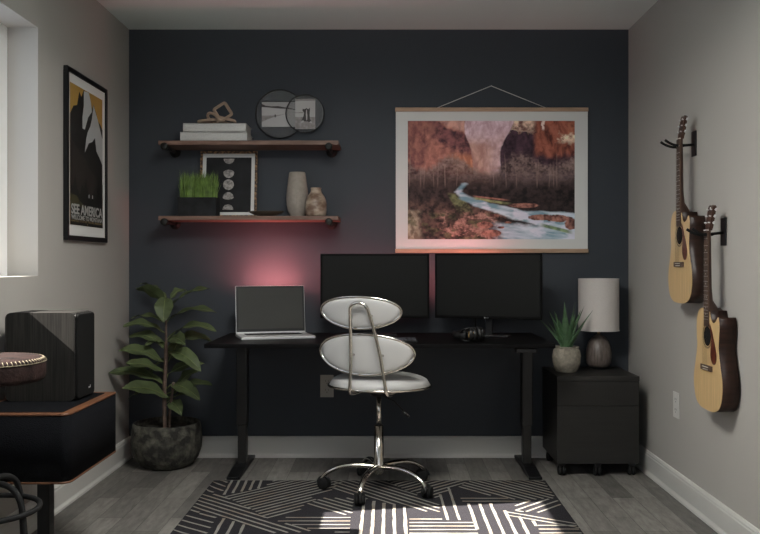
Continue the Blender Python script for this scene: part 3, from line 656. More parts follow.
# moon phases frame leaning on the lower shelf
fw, fh = 0.322, 0.381; mf = empty('moon_phase_print', ((228.9-CX)/180-0.018, 4.775, ZL+EPS), 'framed black moon phase print leaning on the lower shelf behind grass', 'picture')
mf.rotation_euler = (-math.radians(7), 0, 0)
b = MB(); t_ = 0.013
for cx_, cz_, sx, sz in ((0, t_/2, fw, t_), (0, fh-t_/2, fw, t_), (-fw/2+t_/2, fh/2, t_, fh-2*t_), (fw/2-t_/2, fh/2, t_, fh-2*t_)): b.box((cx_, 0.009, cz_), (sx, 0.018, sz), CARVED)
b.build('frame', mf)
b = MB(); b.box((0, 0.010, fh/2), (fw-2*t_, 0.004, fh-2*t_), MATW); b.build('mat_board', mf)
b = MB(); b.box((0, 0.0074, fh/2-0.002), (0.256, 0.001, 0.315), MOONBG)
def moon(zc, kind):
    R_ = 0.0305; pts = []
    if kind == 'full': pts = [(R_*math.cos(2*PI*k/32), zc+R_*math.sin(2*PI*k/32)) for k in range(32)]
    else:
        sgn = -1 if kind[0] == 'd' else 1; k_ = float(kind[1:])
        pts = [(R_*math.cos(PI*k/16), zc+sgn*R_*math.sin(PI*k/16)) for k in range(17)]+[(R_*math.cos(PI*k/16), zc+sgn*k_*R_*math.sin(PI*k/16)) for k in range(15, 0, -1)]
        pts = pts if sgn > 0 else pts[::-1]
    poly_on(b, pts, 0.0064, MOON, th=0.0004)
zt = fh-0.033
for py_, kd in ((101, 'd0.01'), (187, 'd-0.55'), (260, 'full'), (338, 'u-0.4'), (412, 'u0.01')): moon(fh-(py_-57)/5.933/178, kd)
b.build('print', mf)

# planter with grass
s = 183.6; gp = empty('grass_planter', ((198.3-CX)/s-0.010, 4.69, ZL+EPS), 'black rectangular planter of bright green grass on the lower shelf', 'planter')
pw, pd, ph = 0.210, 0.105, 0.102
b = MB(); t_ = 0.008
for cx_, cy_, sx, sy in ((0, -pd/2+t_/2, pw, t_), (0, pd/2-t_/2, pw, t_), (-pw/2+t_/2, 0, t_, pd-2*t_), (pw/2-t_/2, 0, t_, pd-2*t_)): b.box((cx_, cy_, ph/2), (sx, sy, ph), CONC)
b.box((0, 0, 0.004), (pw-2*t_, pd-2*t_, 0.008), CONC); b.build('box', gp)
b = MB(); b.box((0, 0, ph-0.014), (pw-2*t_-.001, pd-2*t_-.001, 0.012), SOIL); b.build('soil', gp)
b = MB(); rg = random.Random(5)
for i in range(900):
    x = rg.uniform(-0.093, 0.093); y = rg.uniform(-0.042, 0.042); h_ = rg.uniform(0.075, 0.158)*(1 if rg.random() < .8 else 1.08); ln = rg.gauss(0, 0.008)+x*0.10; ly = rg.gauss(0, 0.008)
    a = rg.uniform(-0.9, 0.9); wx, wy = 0.0017*math.cos(a), 0.0017*math.sin(a); z0 = ph-0.009
    vs = []
    for t in (0, .4, .75): vs += [(x-wx*(1-t*.5)+ln*t*t, y-wy*(1-t*.5)+ly*t*t, z0+h_*t), (x+wx*(1-t*.5)+ln*t*t, y+wy*(1-t*.5)+ly*t*t, z0+h_*t)]
    vs.append((x+ln, y+ly, z0+h_)); b.add(vs, [(0, 1, 3, 2), (2, 3, 5, 4), (4, 5, 6)], GRASS, False)
g = b.build('grass', gp); g['kind'] = 'stuff'

# dish
ds = empty('dish', ((264.5-CX)/183.6, 4.685, ZL+EPS), 'shallow dark bronze dish between planter and pale vase on shelf', 'dish')
b = MB(); prof_ = [(0, 0), (0.030, 0), (0.055, 0.006), (0.085, 0.017), (0.100, 0.027), (0.101, 0.028), (0.098, 0.028), (0.083, 0.020), (0.052, 0.010), (0, 0.006)]
b.lathe([(r_, z_) for r_, z_ in prof_], (0,0,0), DISH, n=48, M=Matrix.Diagonal((1, 0.62, 1, 1))); b.build('bowl', ds)
# vases
vp = empty('tall_vase', ((297.5-CX)/178, 4.765, ZL+EPS), 'tall pale ribbed vase on the lower shelf', 'vase')
b = MB(); b.lathe([(0, 0), (0.036, 0), (0.037, 0.006), (0.041, 0.014), (0.052, 0.035), (0.060, 0.07), (0.0615, 0.105), (0.058, 0.15), (0.052, 0.195), (0.047, 0.235), (0.046, 0.246), (0.042, 0.252), (0.038, 0.250), (0.038, 0.235), (0.045, 0.19), (0.050, 0.10), (0.04, 0.02), (0, 0.015)], (0,0,0), VASE, n=144, rfun=lambda a, z: 1+0.012*math.cos(a*36)); b.build('body', vp)
vp2 = empty('small_vase', ((315.4-CX)/183, 4.682, ZL+EPS), 'small mottled brown bottle-shaped vase on shelf beside tall vase', 'vase')
b = MB(); b.lathe([(0, 0), (0.050, 0), (0.056, 0.006), (0.058, 0.03), (0.058, 0.07), (0.055, 0.09), (0.045, 0.112), (0.034, 0.128), (0.029, 0.138), (0.028, 0.150), (0.030, 0.157), (0.024, 0.157), (0.022, 0.14), (0.04, 0.10), (0.05, 0.03), (0, 0.012)], (0,0,0), MARBLE, n=48); b.build('body', vp2)

# ---------------------------------------------------------------- landscape print on hanger bars
def vnoise(x, y, seed):
    r = np.random.RandomState(seed); g = r.rand(128, 128); xi = np.floor(x).astype(int) % 128; yi = np.floor(y).astype(int) % 128
    fx = x-np.floor(x); fy = y-np.floor(y); fx = fx*fx*(3-2*fx); fy = fy*fy*(3-2*fy)
    a = g[yi, xi]; b_ = g[yi, (xi+1) % 128]; c = g[(yi+1) % 128, xi]; d = g[(yi+1) % 128, (xi+1) % 128]
    return (a*(1-fx)+b_*fx)*(1-fy)+(c*(1-fx)+d*fx)*fy
def fbm(x, y, seed, o=5):
    t = 0; A_ = 0.5; s_ = 0
    for i in range(o): t = t+A_*vnoise(x*2**i+7.3*i, y*2**i+3.1*i, seed+i); s_ += A_; A_ *= 0.55
    return t/s_
def canyon(NX, NY):
    u, v = np.meshgrid((np.arange(NX)+.5)/NX, (np.arange(NY)+.5)/NY)      # v downward
    def sm(a, b_, x): t = np.clip((x-a)/(b_-a), 0, 1); return t*t*(3-2*t)
    def L(c): return np.array(lin(c))
    def mixc(img, c, m): return img*(1-m[..., None])+c*m[..., None]
    n1 = fbm(u*14, v*10, 1); n2 = fbm(u*40, v*30, 9); n3 = fbm(u*46+3*n1, v*14+2*n1, 20); n4 = fbm(u*6, v*5, 33); fine = fbm(u*90, v*70, 50, 3)
    def tex(c1, c2, n): n = np.clip((n-.3)/.4, 0, 1)[..., None]; return L(c1)*(1-n)+L(c2)*n
    # hazy far canyon
    img = tex((150,112,112), (176,146,150), n2)*(1.08-0.25*v[..., None])
    img = mixc(img, tex((150,110,120), (182,158,168), n3), sm(.20, .05, v+0.1*(n1-.5))*.8)
    img = mixc(img, tex((142,96,86), (168,126,112), n3), sm(.14, .22, v)*sm(.56, .44, u))
    # left cliff
    edge = .345+.045*sm(.08, .35, v)+.02*(n1-.5)
    mL = sm(.006, -.006, u-edge)*sm(.47, .44, v+.05*(n2-.5))
    cl = tex((96,52,50), (168,100,82), n3*.5+n1*.5)
    cl = cl*0.75+0.25*tex((70,36,42), (190,120,96), n2)
    img = mixc(img, cl, mL)
    shelf_ = .0+.62*(u-.16)+.06*(n1-.5)                                    # bright upper wall above a sloping ledge
    img = mixc(img, tex((140,92,84), (178,128,112), n3), mL*sm(.01, -.02, v-shelf_-.0)*sm(.15, .2, u))
    img = mixc(img, tex((50,28,38), (112,62,62), n2), mL*sm(.0, .015, v-shelf_)*sm(.22, .12, v-shelf_+.08*(n2-.5))*sm(.10, .2, u)*.95)
    img = mixc(img, tex((58,30,36), (120,66,60), n3), mL*sm(.16, .06, u)*sm(.5, .1, v)*.6)
    img = mixc(img, tex((150,84,50), (190,118,80), n3), mL*sm(.25, .32, v)*sm(.22, .28, u)*.75)
    # right cliff
    er = .585-.03*sm(.1, .25, v)+.05*sm(.18, .0, v)+.02*(n1-.5)
    mR = sm(-.005, .005, u-er)*sm(.46, .42, v)
    img = mixc(img, tex((30,18,26), (66,42,54), n2*.5+n3*.5), mR)
    img = mixc(img, tex((96,62,54), (200,166,140), n2), mR*sm(.115, .075, v+.16*(n2-.5)+.06*(.75-u))*sm(.86, .70, u))
    img = mixc(img, tex((70,30,24), (140,72,50), n3), mR*sm(.74, .78, u)*sm(.34, .26, v+.1*(n1-.5)))
    img = mixc(img, tex((92,44,32), (156,86,58), n3), mR*sm(.955, .965, u+0.01*(n2-.5))*sm(.14, .1, v))
    img = mixc(img, tex((150,120,96), (210,186,160), n2), mR*sm(.88, .95, u+.16*(n2-.5))*sm(.09, .14, v+.1*(n2-.5))*sm(.21, .16, v+.10*(n2-.5)))
    img = mixc(img, L((196,176,166)), mR*sm(.010, .004, abs(u-.815+.06*v+.03*(n2-.5)))*sm(.10, .06, v+.06*(n1-.5))*.85)
    # bare trees
    tl = .33+.05*np.sin(u*17)+.07*(fbm(u*9, v*3, 70)-.5)*2-.03*sm(.3, .05, abs(u-.62))+.05*sm(.33, .5, u)*sm(.7, .5, u)
    mT = sm(.0, .07, v-tl+.04*(fine-.5)); tw = tex((44,31,32), (120,96,90), .45*fine+.55*fbm(u*22, v*16, 300))*(1.12-1.1*sm(.36, .6, v))[..., None]
    img = mixc(img, tw, mT*.88)
    img = mixc(img, tex((22,17,18), (58,42,40), n2), sm(.42, .60, v+.10*(n1-.5))*.92)
    img = mixc(img, tex((16,13,14), (40,30,30), n2), sm(.5, .62, v)*sm(.35, .6, u)*.7)
    for k in range(16):
        x0 = np.random.RandomState(k+5).rand(); hh = np.random.RandomState(k+55).rand()*.12+.1; w_ = .0022
        img = mixc(img, L((136,108,98)), sm(w_*2, w_*.5, abs(u-x0-.04*(v-.5)*np.sin(k*3)))*sm(.58, .52, v)*sm(.52-hh-.05, .52-hh, v)*.28)
    # banks
    img = mixc(img, tex((34,24,23), (84,60,52), n2), sm(.64, .74, v+.05*(n1-.5))*sm(.62, .5, u)*.9)
    img = mixc(img, tex((98,82,66), (150,136,112), n3), sm(.74, .78, v)*sm(.10, .06, u-.05*(n1-.5))*.85)
    img = mixc(img, tex((54,52,34), (110,116,70), n2), sm(.60, .64, v)*sm(.82, .70, v)*sm(.02, .0, abs(u-.30-.4*(v-.66))-.035)*.8)
    img = mixc(img, tex((70,46,40), (156,112,98), fine*.5+n2*.5), sm(.48, .56, fbm(u*16, v*20, 210)+.6*(v-.88))*sm(.74, .80, v)*sm(.16, .22, u)*sm(.62, .50, u)*.9)
    img = mixc(img, tex((36,34,24), (84,80,52), n2), sm(.52, .60, fbm(u*12, v*14, 90))*sm(.76, .80, v)*sm(.6, .5, u)*.8)
    # river, a winding band
    cx_ = [.335, .30, .345, .43, .55, .68, .84, 1.02]; cv = [.535, .60, .655, .70, .745, .80, .83, .86]; cw = [.012, .018, .035, .045, .05, .065, .10, .13]
    riv = np.zeros_like(u)
    for i in range(len(cx_)-1):
        ax, av, bx, bv = cx_[i], cv[i], cx_[i+1], cv[i+1]; t = np.clip(((u-ax)*(bx-ax)+(v-av)*(bv-av))/((bx-ax)**2+(bv-av)**2), 0, 1)
        dd = np.sqrt(((u-ax-t*(bx-ax))*.55)**2+(v-av-t*(bv-av))**2); ww = (cw[i]+t*(cw[i+1]-cw[i]))*.62
        riv = np.maximum(riv, sm(ww+.008, ww-.008, dd+.02*(n1-.5)))
    riv = np.maximum(riv, sm(.84, .88, v+.05*(n1-.5)-.12*(u-.6))*sm(.5, .58, u+.1*(n1-.5)))
    flow = fbm(u*5+v*8, v*26-u*6, 120)
    wc = tex((84,118,132), (164,170,180), flow); img = mixc(img, wc, riv)
    img = mixc(img, L((176,172,184)), riv*sm(.56, .72, fbm(u*9+3, v*14, 130))*.8)
    # green far bank and rocks in the stream
    img = mixc(img, tex((84,84,52), (140,144,88), n2), sm(.014, .006, abs(v-.655-.22*(u-.40)-.01*(n1-.5)))*sm(.38, .42, u)*sm(.66, .55, u)*.9)
    img = mixc(img, tex((120,66,52), (160,100,84), n2), sm(.010, .004, abs(v-.635-.16*(u-.38)))*sm(.38, .42, u)*sm(.62, .55, u)*.8)
    for x0, v0, a_, b_ in ((.70, .715, .09, .02), (.80, .815, .075, .025), (.90, .825, .07, .03), (.52, .80, .03, .012), (.46, .88, .05, .03), (.50, .95, .06, .03), (.975, .87, .035, .05), (.60, .86, .02, .01), (.56, .90, .02, .01)):
        m_ = sm(1.15, .85, ((u-x0)/a_)**2+((v-v0)/b_)**2+1.2*(n2-.5)); img = mixc(img, tex((66,38,34), (150,96,80), n2), m_)
    img = mixc(img, tex((60,84,48), (112,134,76), n2), sm(.02, .008, abs(v-.90-.35*(u-.86)))*sm(.78, .83, u)*sm(1.0, .95, u)*.9)
    g_ = img.mean(-1, keepdims=True); img = img*0.82+g_*0.18
    return np.clip(img*1.95, 0, 0.95)
hc = Vector(((491.7-CX)/175.8, YB, H-(180-CY)/175.8)); hp_ = empty('landscape_print', (hc.x, YB, hc.z), 'large canyon stream photo print hanging from wooden bars on the navy wall', 'picture')
def q(px, py): return ((px-491.7)/175.8, -(py-180)/175.8)
b = MB(); xa, za = q(395.8, 109); xb, zb = q(587.8, 251); b.box(((xa+xb)/2, -0.0155, (za+zb)/2), (xb-xa, 0.0012, za-zb), MATW); b.build('paper', hp_)
xa, za = q(407.8, 120.9); xb, zb = q(574.7, 239.2); NX, NY = 300, 212
img = canyon(NX, NY); me = bpy.data.meshes.new('photograph')
gx, gz = np.meshgrid(np.linspace(xa, xb, NX+1), np.linspace(za, zb, NY+1)); co = np.stack([gx, np.full_like(gx, -0.0168), gz], -1).reshape(-1, 3)
ii, jj = np.meshgrid(np.arange(NX), np.arange(NY)); i0 = (jj*(NX+1)+ii).ravel(); faces = np.stack([i0, i0+NX+1, i0+NX+2, i0+1], -1)
me.from_pydata(co.tolist(), [], faces.tolist()); ca = me.color_attributes.new('print', 'FLOAT_COLOR', 'CORNER')
col = np.concatenate([img.reshape(-1, 3), np.ones((NX*NY, 1))], 1); ca.data.foreach_set('color', np.repeat(col, 4, axis=0).ravel().astype(np.float32))
pm = bpy.data.materials.new('printed_photograph'); pm.use_nodes = True; at = pm.node_tree.nodes.new('ShaderNodeVertexColor'); at.layer_name = 'print'
pm.node_tree.links.new(at.outputs[0], pm.node_tree.nodes['Principled BSDF'].inputs['Base Color']); pm.node_tree.nodes['Principled BSDF'].inputs['Roughness'].default_value = 0.6
pm.node_tree.nodes['Principled BSDF'].inputs['Specular IOR Level'].default_value = 0.2
me.materials.append(pm); po = bpy.data.objects.new('photograph', me); C.objects.link(po); po.parent = hp_
for py_ in (109.6, 250.8):
    xa, za = q(395.2, py_); xb, _ = q(588.3, py_); b = MB(); b.box(((xa+xb)/2, -0.0155, za), (xb-xa, 0.014, 0.0225), ASH, r=0.002); b.build('hanger_bar', hp_)
b = MB(); a_ = q(437, 107.6); t_ = q(491.4, 85.5); c_ = q(546.5, 107.6); b.tube([(a_[0], -0.006, a_[1]), (t_[0], -0.006, t_[1])], 0.0024, CORD, n=6); b.tube([(t_[0], -0.006, t_[1]), (c_[0], -0.006, c_[1])], 0.0024, CORD, n=6); b.build('cord', hp_)
b = MB(); b.tube([(t_[0], -0.001, t_[1]), (t_[0], -0.010, t_[1]+0.001)], 0.002, ALU, n=8); b.build('nail', hp_)

# ---------------------------------------------------------------- framed poster on the left wall
# local frame: x runs into the room depth, z up, -y faces the room
y0p, y1p, z0p, z1p = 3.870, 4.420, 1.211, 2.007
pw, ph = y1p-y0p, z1p-z0p
fp = empty('framed_poster', (XL, (y0p+y1p)/2, z0p), 'black framed mountain travel poster on the left wall past the window', 'picture', PI/2)
b = MB(); t_ = 0.022; D0 = -0.021
for cx_, cz_, sx, sz in ((0, t_/2, pw, t_), (0, ph-t_/2, pw, t_), (-pw/2+t_/2, ph/2, t_, ph-2*t_), (pw/2-t_/2, ph/2, t_, ph-2*t_)): b.box((cx_, D0/2-0.0005, cz_), (sx, -D0-0.001, sz), BLACK)
b.build('frame', fp, bevel=0.0015)
b = MB(); b.box((0, -0.012, ph/2), (pw-2*t_, 0.003, ph-2*t_), MATW); b.build('mat_board', fp)
ix0, ix1, iz0, iz1 = -0.230, 0.212, 0.073, 0.730
b = MB(); yb = -0.0145; W_ = ix1-ix0; Hh = iz1-iz0
def fpos(u, v): return (ix0+u*W_, iz0+v*Hh)
def pl(pts, lay, m): poly_on(b, [fpos(*p) for p in pts], yb-0.0004*lay, m, th=0.0004)
pl([(0,0),(1,0),(1,1),(0,1)], 0, POSTBG)
V = lambda pts: [(u_, 1-v_) for u_, v_ in pts]
pl(V([(0,.8),(1,.8),(1,.24),(.90,.22),(.85,.18),(.78,.12),(.70,.075),(.66,.12),(.62,.07),(.55,.0),(.48,.012),(.40,.005),(.33,.065),(.27,.033),(.20,.14),(.10,.155),(0,.222)]), 1, POSTDK)
pl(V([(.40,.012),(.55,.004),(.62,.07),(.65,.135),(.53,.19),(.43,.29),(.36,.29),(.36,.21),(.40,.12)]), 2, POSTSN)
pl(V([(.70,.078),(.85,.18),(1,.31),(1,.51),(.90,.46),(.80,.42),(.75,.32),(.66,.36),(.55,.38),(.43,.46),(.47,.36),(.52,.30),(.60,.25),(.65,.19)]), 2, POSTSN)
pl(V([(.86,.185),(.92,.20),(1,.235),(1,.30),(.93,.25)]), 3, POSTDK)
pl([(0,.34),(0,.62),(.12,.58),(.30,.52),(.42,.50),(.55,.44),(.70,.40),(.84,.34),(.5,.16),(0,.16)], 3, POSTMD)
pl([(0,.13),(1,.13),(1,.34),(.93,.24),(.88,.38),(.82,.25),(.74,.22),(.60,.20),(.52,.26),(.46,.35),(.40,.27),(.34,.30),(.28,.22),(.20,.26),(.14,.36),(.08,.26),(0,.30)], 4, POSTBK)
pl([(0,.13),(.5,.13),(.30,.17),(.18,.21),(0,.22)], 5, POSTGR)
pl([(0,0),(1,0),(1,.135),(0,.135)], 5, POSTBK)
for u in (.55, .66): pl([(u-.012,.212),(u+.012,.212),(u+.012,.232),(u,.240),(u-.012,.232)], 6, POSTSN)
R0 = lambda u, v: Matrix.Translation((ix0+u*W_, yb-0.0030, iz0+v*Hh)) @ Matrix.Rotation(PI/2, 4, 'X')
text_mesh(b, 'SEE AMERICA', 0.064, POSTLT, R0(.5, .080), width=W_*.96, bold=0.0018)
text_mesh(b, 'WELCOME TO MONTANA', 0.030, POSTLT, R0(.5, .040), width=W_*.96, bold=0.0006)
text_mesh(b, 'UNITED STATES TRAVEL BUREAU', 0.014, POSTGD, R0(.5, .022), width=W_*.96)
b.disc((ix0+.5*W_, iz0+.010*Hh), 0.004, yb-0.0028, yb-0.0020, POSTGD, n=12)
b.build('poster', fp)

# ---------------------------------------------------------------- floor plant
pc = Vector((-1.213, 4.640, 0)); fl = empty('fiddle_leaf_plant', pc, 'leafy fiddle-leaf plant in a rough dark grey bowl pot in left corner', 'plant')
b = MB(); b.lathe([(0, 0.0), (0.115, 0.0), (0.140, 0.012), (0.170, 0.05), (0.186, 0.10), (0.190, 0.15), (0.186, 0.20), (0.178, 0.238), (0.172, 0.240), (0.166, 0.236), (0.172, 0.20), (0, 0.19)], (0,0,0.0005), AGED, n=72); b.build('pot', fl)
b = MB(); b.lathe([(0, 0.195), (0.170, 0.195), (0.170, 0.198), (0, 0.203)], (0,0,0), SOIL, n=40); b.build('soil', fl)
b = MB(); b.tube(smooth_curve([(-0.005, -0.02, 0.18), (-0.008, -0.02, 0.40), (-0.002, -0.01, 0.60), (-0.004, 0, 0.80), (0.004, 0, 0.90)], 5), [0.011]*12+[0.006]*9, BARK, n=10); b.build('stem', fl)
b = MB(); b.tube(smooth_curve([(0.018, -0.02, 0.18), (0.022, -0.02, 0.30), (0.045, -0.03, 0.46)], 5), 0.007, BARK, n=10); b.build('stem', fl)
rl = random.Random(11)
def leaf(base, tip, wd_, arch=0.03, roll=0.0, back=0.0, tone=0, dy0=0.0, dy1=0.0):
    s_ = F/(pc.y); ba = Vector(((base[0]-CX)/s_-pc.x, dy0, H-(base[1]-CY)/s_)); ti = Vector(((tip[0]-CX)/s_-pc.x, dy1, H-(tip[1]-CY)/s_))
    wd_ *= 1.0; ax = (ti-ba)*1.07; L_ = ax.length; d = ax.normalized(); side = d.cross(Vector((0, 0, 1)));
    if side.length < 0.2: side = Vector((1, 0, 0))
    side.normalize(); side = Matrix.Rotation(roll, 3, d) @ side; nr = side.cross(d).normalized()
    if nr.z < 0 and abs(roll) < 1.4: nr = -nr
    b = MB(); n = 14; m = 8; ph_ = rl.uniform(0, 6); vs = []
    for sgn in (1, -1):
        for i in range(n+1):
            t = i/n; ww = wd_*(math.sin(PI*min(1, max(0, (t-0.06)/0.94))**0.85)**0.75 if 0.06 < t < 1 else 0.02)*(0.70+0.42*t)+0.0015
            c = ba+ax*t+nr*arch*math.sin(PI*t*0.9)-Vector((0, 0, 1))*0.02*t*t*t
            for k in range(m+1):
                u_ = (k/m-0.5)*2; cup_ = 0.22*abs(u_)*ww; wav = 0.0055*math.sin(t*15+ph_+(2 if u_ > 0 else 0))*abs(u_)**1.5
                vs.append(c+side*ww*u_+nr*(cup_+wav+sgn*0.0005))
    K = (n+1)*(m+1); fs = []; vf = []
    for o_ in (0, K):
        for i in range(n):
            for k in range(m):
                f_ = (o_+i*(m+1)+k, o_+i*(m+1)+k+1, o_+(i+1)*(m+1)+k+1, o_+(i+1)*(m+1)+k); fs.append(f_)
    b.add(vs, fs, LEAF, True)
    mid = []
    for i in range(n+1):
        t = i/n; mid.append(ba+ax*t+nr*(arch*math.sin(PI*t*0.9)+0.0012)-Vector((0, 0, 1))*0.02*t*t*t)
    b.tube(mid, [0.0022*(1-0.7*i/n) for i in range(n+1)], VEIN, n=6)
    st = Vector((0, 0, ba.z-0.02)); b.tube([st, ba], 0.0025, VEIN, n=6); b.build('leaf', fl)
W1 = 0.048
leaf((168,304),(144,286),0.050, 0.02, 0.5, dy0=-.02, dy1=-.12)
leaf((167,296),(169,316),0.052, 0.02, 0.0, dy0=-.03, dy1=-.11)
leaf((170,300),(184,289),0.035, 0.02, 0.3, dy1=.05)
leaf((170,306),(210,287),0.040, 0.02, 0.35, dy1=-.06)
leaf((168,300),(136,283),0.030, 0.02, 0.2, dy1=.10)
leaf((169,319),(217,311),0.040, 0.035, 0.30, dy1=-.07)
leaf((170,336),(217,329),0.044, 0.045, 0.35, dy1=-.08)
leaf((165,333),(132,323),0.042, 0.03, -0.45, dy1=-.12)
leaf((165,322),(130,317),0.034, 0.02, -0.2, dy1=.06)
leaf((165,343),(150,342),0.026, 0.015, -0.3, dy1=-.08)
leaf((170,339),(191,339),0.044, 0.02, 0.65, dy1=-.14)
leaf((168,352),(203,366),0.050, 0.045, 0.55, dy1=-.10)
leaf((166,364),(126,348),0.052, 0.035, -0.55, dy1=-.10)
leaf((166,374),(139,358),0.048, 0.02, -0.6, dy1=-.20)
leaf((166,385),(120,369),0.050, 0.04, -0.55, dy1=-.14)
leaf((171,399),(137,381),0.056, 0.03, -0.7, dy1=-.22)
leaf((171,396),(214,381),0.044, 0.03, 0.40, dy1=-.10)
leaf((176,390),(198,369),0.044, 0.02, 0.7, dy1=-.02)
leaf((168,374),(200,363),0.040, 0.02, 0.6, dy1=.06)
leaf((176,396),(192,398),0.036, 0.02, 0.5, dy1=.12)
leaf((169,360),(176,340),0.040, 0.01, 0.9, dy1=.06)
leaf((166,362),(148,372),0.040, 0.02, -0.5, dy1=.10)
leaf((167,350),(133,335),0.046, 0.04, -0.5, dy1=-.04)
leaf((170,345),(208,340),0.044, 0.04, 0.5, dy1=.03)
leaf((170,385),(205,392),0.046, 0.03, 0.5, dy1=-.16)
leaf((165,392),(128,398),0.042, 0.03, -0.4, dy1=.06)
leaf((170,402),(186,408),0.040, 0.02, 0.5, dy1=-.10)

# ---------------------------------------------------------------- low table with speaker
TX0, TX1, TY0, TY1, TZ0, TZ1 = -1.460, -1.090, 2.891, 3.40, 0.350, 0.590
tb = empty('side_table', ((TX0+TX1)/2, (TY0+TY1)/2, 0), 'black fabric-covered box table with orange wood edge under the bookshelf speaker', 'table'); Mi = rel(tb)
def rrect(x0, x1, y0, y1, r, n=6, rb=None):
    pts = []; r0 = r; rb = r if rb is None else rb
    for cx_, cy_, q0, r in ((x1-rb, y1-rb, 0, rb), (x0+rb, y1-rb, 1, rb), (x0+r0, y0+r0, 2, r0), (x1-r0, y0+r0, 3, r0)):
        for k in range(n+1): a = PI/2*(q0+k/n); pts.append((cx_+r*math.cos(a), cy_+r*math.sin(a)))
    return pts
def slab(b, poly, z0, z1, m, M=None, smooth=True):
    n = len(poly); a = [(x, y, z0) for x, y in poly]; c = [(x, y, z1) for x, y in poly]
    b.add(a+c, [(i, (i+1) % n, (i+1) % n+n, i+n) for i in range(n)], m, smooth, M); b.add(a, [tuple(range(n-1, -1, -1))], m, False, M); b.add(c, [tuple(range(n))], m, False, M)
b = MB(); slab(b, rrect(TX0, TX1, TY0, TY1, 0.035, rb=0.012), TZ0+0.007, TZ1-0.008, FABRIC, Mi); b.build('body', tb)
b = MB(); slab(b, rrect(TX0-.001, TX1+.001, TY0-.001, TY1+.001, 0.035, rb=0.012), TZ1-0.008, TZ1-0.0015, TEAK, Mi); b.build('top_edge', tb)
b = MB(); slab(b, rrect(TX0-.001, TX1+.001, TY0-.001, TY1+.001, 0.035, rb=0.012), TZ0, TZ0+0.007, TEAK, Mi); b.build('bottom_edge', tb)
b = MB(); slab(b, rrect(TX0+.026, TX1-.034, TY0+.034, TY1-.034, 0.010), TZ1-0.0015, TZ1, FABRIC, Mi); b.build('top_cloth', tb)
b = MB(); b.box((-1.270, 3.145, TZ0/2+0.005), (0.045, 0.045, TZ0-0.01), BLACK, M=Mi); b.build('pedestal_post', tb)
b = MB(); slab(b, rrect(-1.43, -1.13, 3.02, 3.27, 0.02), 0.0, 0.010, BLACK, Mi); b.build('base_plate', tb)
# speaker: rounded cabinet profile, grille on its right-hand face
SX0, SX1, SYA, SYB, SZ0 = -1.422, -1.165, 3.148, 3.335, TZ1+0.001; SZH = 0.328
spk = empty('bookshelf_speaker', ((SX0+SX1)/2, (SYA+SYB)/2, SZ0), 'dark striped wood veneer loudspeaker standing on the low table', 'speaker')
hx = (SX1-SX0)/2; hy = (SYB-SYA)/2
def rprof(x0, x1, z0, z1, r, n=6): return rrect(x0, x1, z0, z1, r, n)
b = MB(); b.prism(rprof(-hx, hx, 0, SZH, 0.022), -hy, hy, EBONY, smooth_side=True); b.build('cabinet', spk)
b = MB(); slab(b, [(p[0], p[1]) for p in rrect(-hy+.004, hy-.004, 0.006, SZH-.006, 0.016)], hx-0.001, hx+0.012, GRILLE, M=Matrix(((0,0,1,0),(1,0,0,0),(0,1,0,0),(0,0,0,1)))); b.build('grille', spk, bevel=0.004)
b = MB(); b.tube([(hx+0.001, y_, z_) for y_, z_ in rrect(-hy+.002, hy-.002, 0.004, SZH-.004, 0.017)], 0.0012, LEGM, n=6, closed=True); b.build('trim_ring', spk)
b = MB(); b.box((hx+0.0125, 0.028, 0.036), (0.001, 0.016, 0.005), ALU); b.box((hx+0.0125, 0.038, 0.039), (0.001, 0.004, 0.010), ALU); b.build('badge', spk)

# stool
st = empty('stool', ((-17-CX)/330, F/330, 0), 'round brown leather stool with cream stitching and black bent legs', 'stool')
zs = H-(361-CY)/330; Rs = 0.178
b = MB(); b.lathe([(0, zs-0.062), (Rs-0.012, zs-0.062), (Rs-0.003, zs-0.055), (Rs, zs-0.045), (Rs, zs-0.004), (Rs-0.003, zs+0.003), (Rs-0.012, zs+0.009), (Rs*0.6, zs+0.015), (0, zs+0.017)], (0,0,0), SUEDE, n=72)
seat_ = b.build('seat', st)
b = MB(); N = 84
b.tube([((Rs+0.001)*math.cos(2*PI*k/N), (Rs+0.001)*math.sin(2*PI*k/N), zs-0.003) for k in range(N)], 0.0016, THREAD, n=6, closed=True)
for k in range(N):
    a = 2*PI*k/N; b.tube([((Rs+0.0012)*math.cos(a), (Rs+0.0012)*math.sin(a), zs-0.003), ((Rs-0.003)*math.cos(a), (Rs-0.003)*math.sin(a), zs+0.0045), ((Rs-0.010)*math.cos(a), (Rs-0.010)*math.sin(a), zs+0.0085)], 0.0011, THREAD, n=5)
b.build('stitching', seat_)
b = MB(); b.lathe([(0.05, zs-0.072), (0.05, zs-0.062)], (0,0,0), BLACK, n=24); b.lathe([(0.014, 0.40), (0.014, zs-0.07)], (0,0,0), IRON, n=16); b.lathe([(0.032, 0.40), (0.032, 0.46)], (0,0,0), BLACK, n=20); b.build('screw_post', st)
for k in range(4):
    a = math.radians(-20+90*k); dx, dy = math.cos(a), math.sin(a)
    b = MB(); b.tube(smooth_curve([(dx*r_, dy*r_, z_) for r_, z_ in ((0.02, 0.435), (0.07, 0.438), (0.115, 0.425), (0.145, 0.385), (0.158, 0.30), (0.168, 0.15), (0.178, 0.0085))], 6), 0.0095, MATTE, n=12); b.build('leg', st)
b = MB(); zr = H-(509.5-CY)/330; b.tube([(0.160*math.cos(2*PI*k/60), 0.160*math.sin(2*PI*k/60), zr-0.0) for k in range(60)], 0.0085, MATTE, n=10, closed=True); b.build('foot_ring', st)

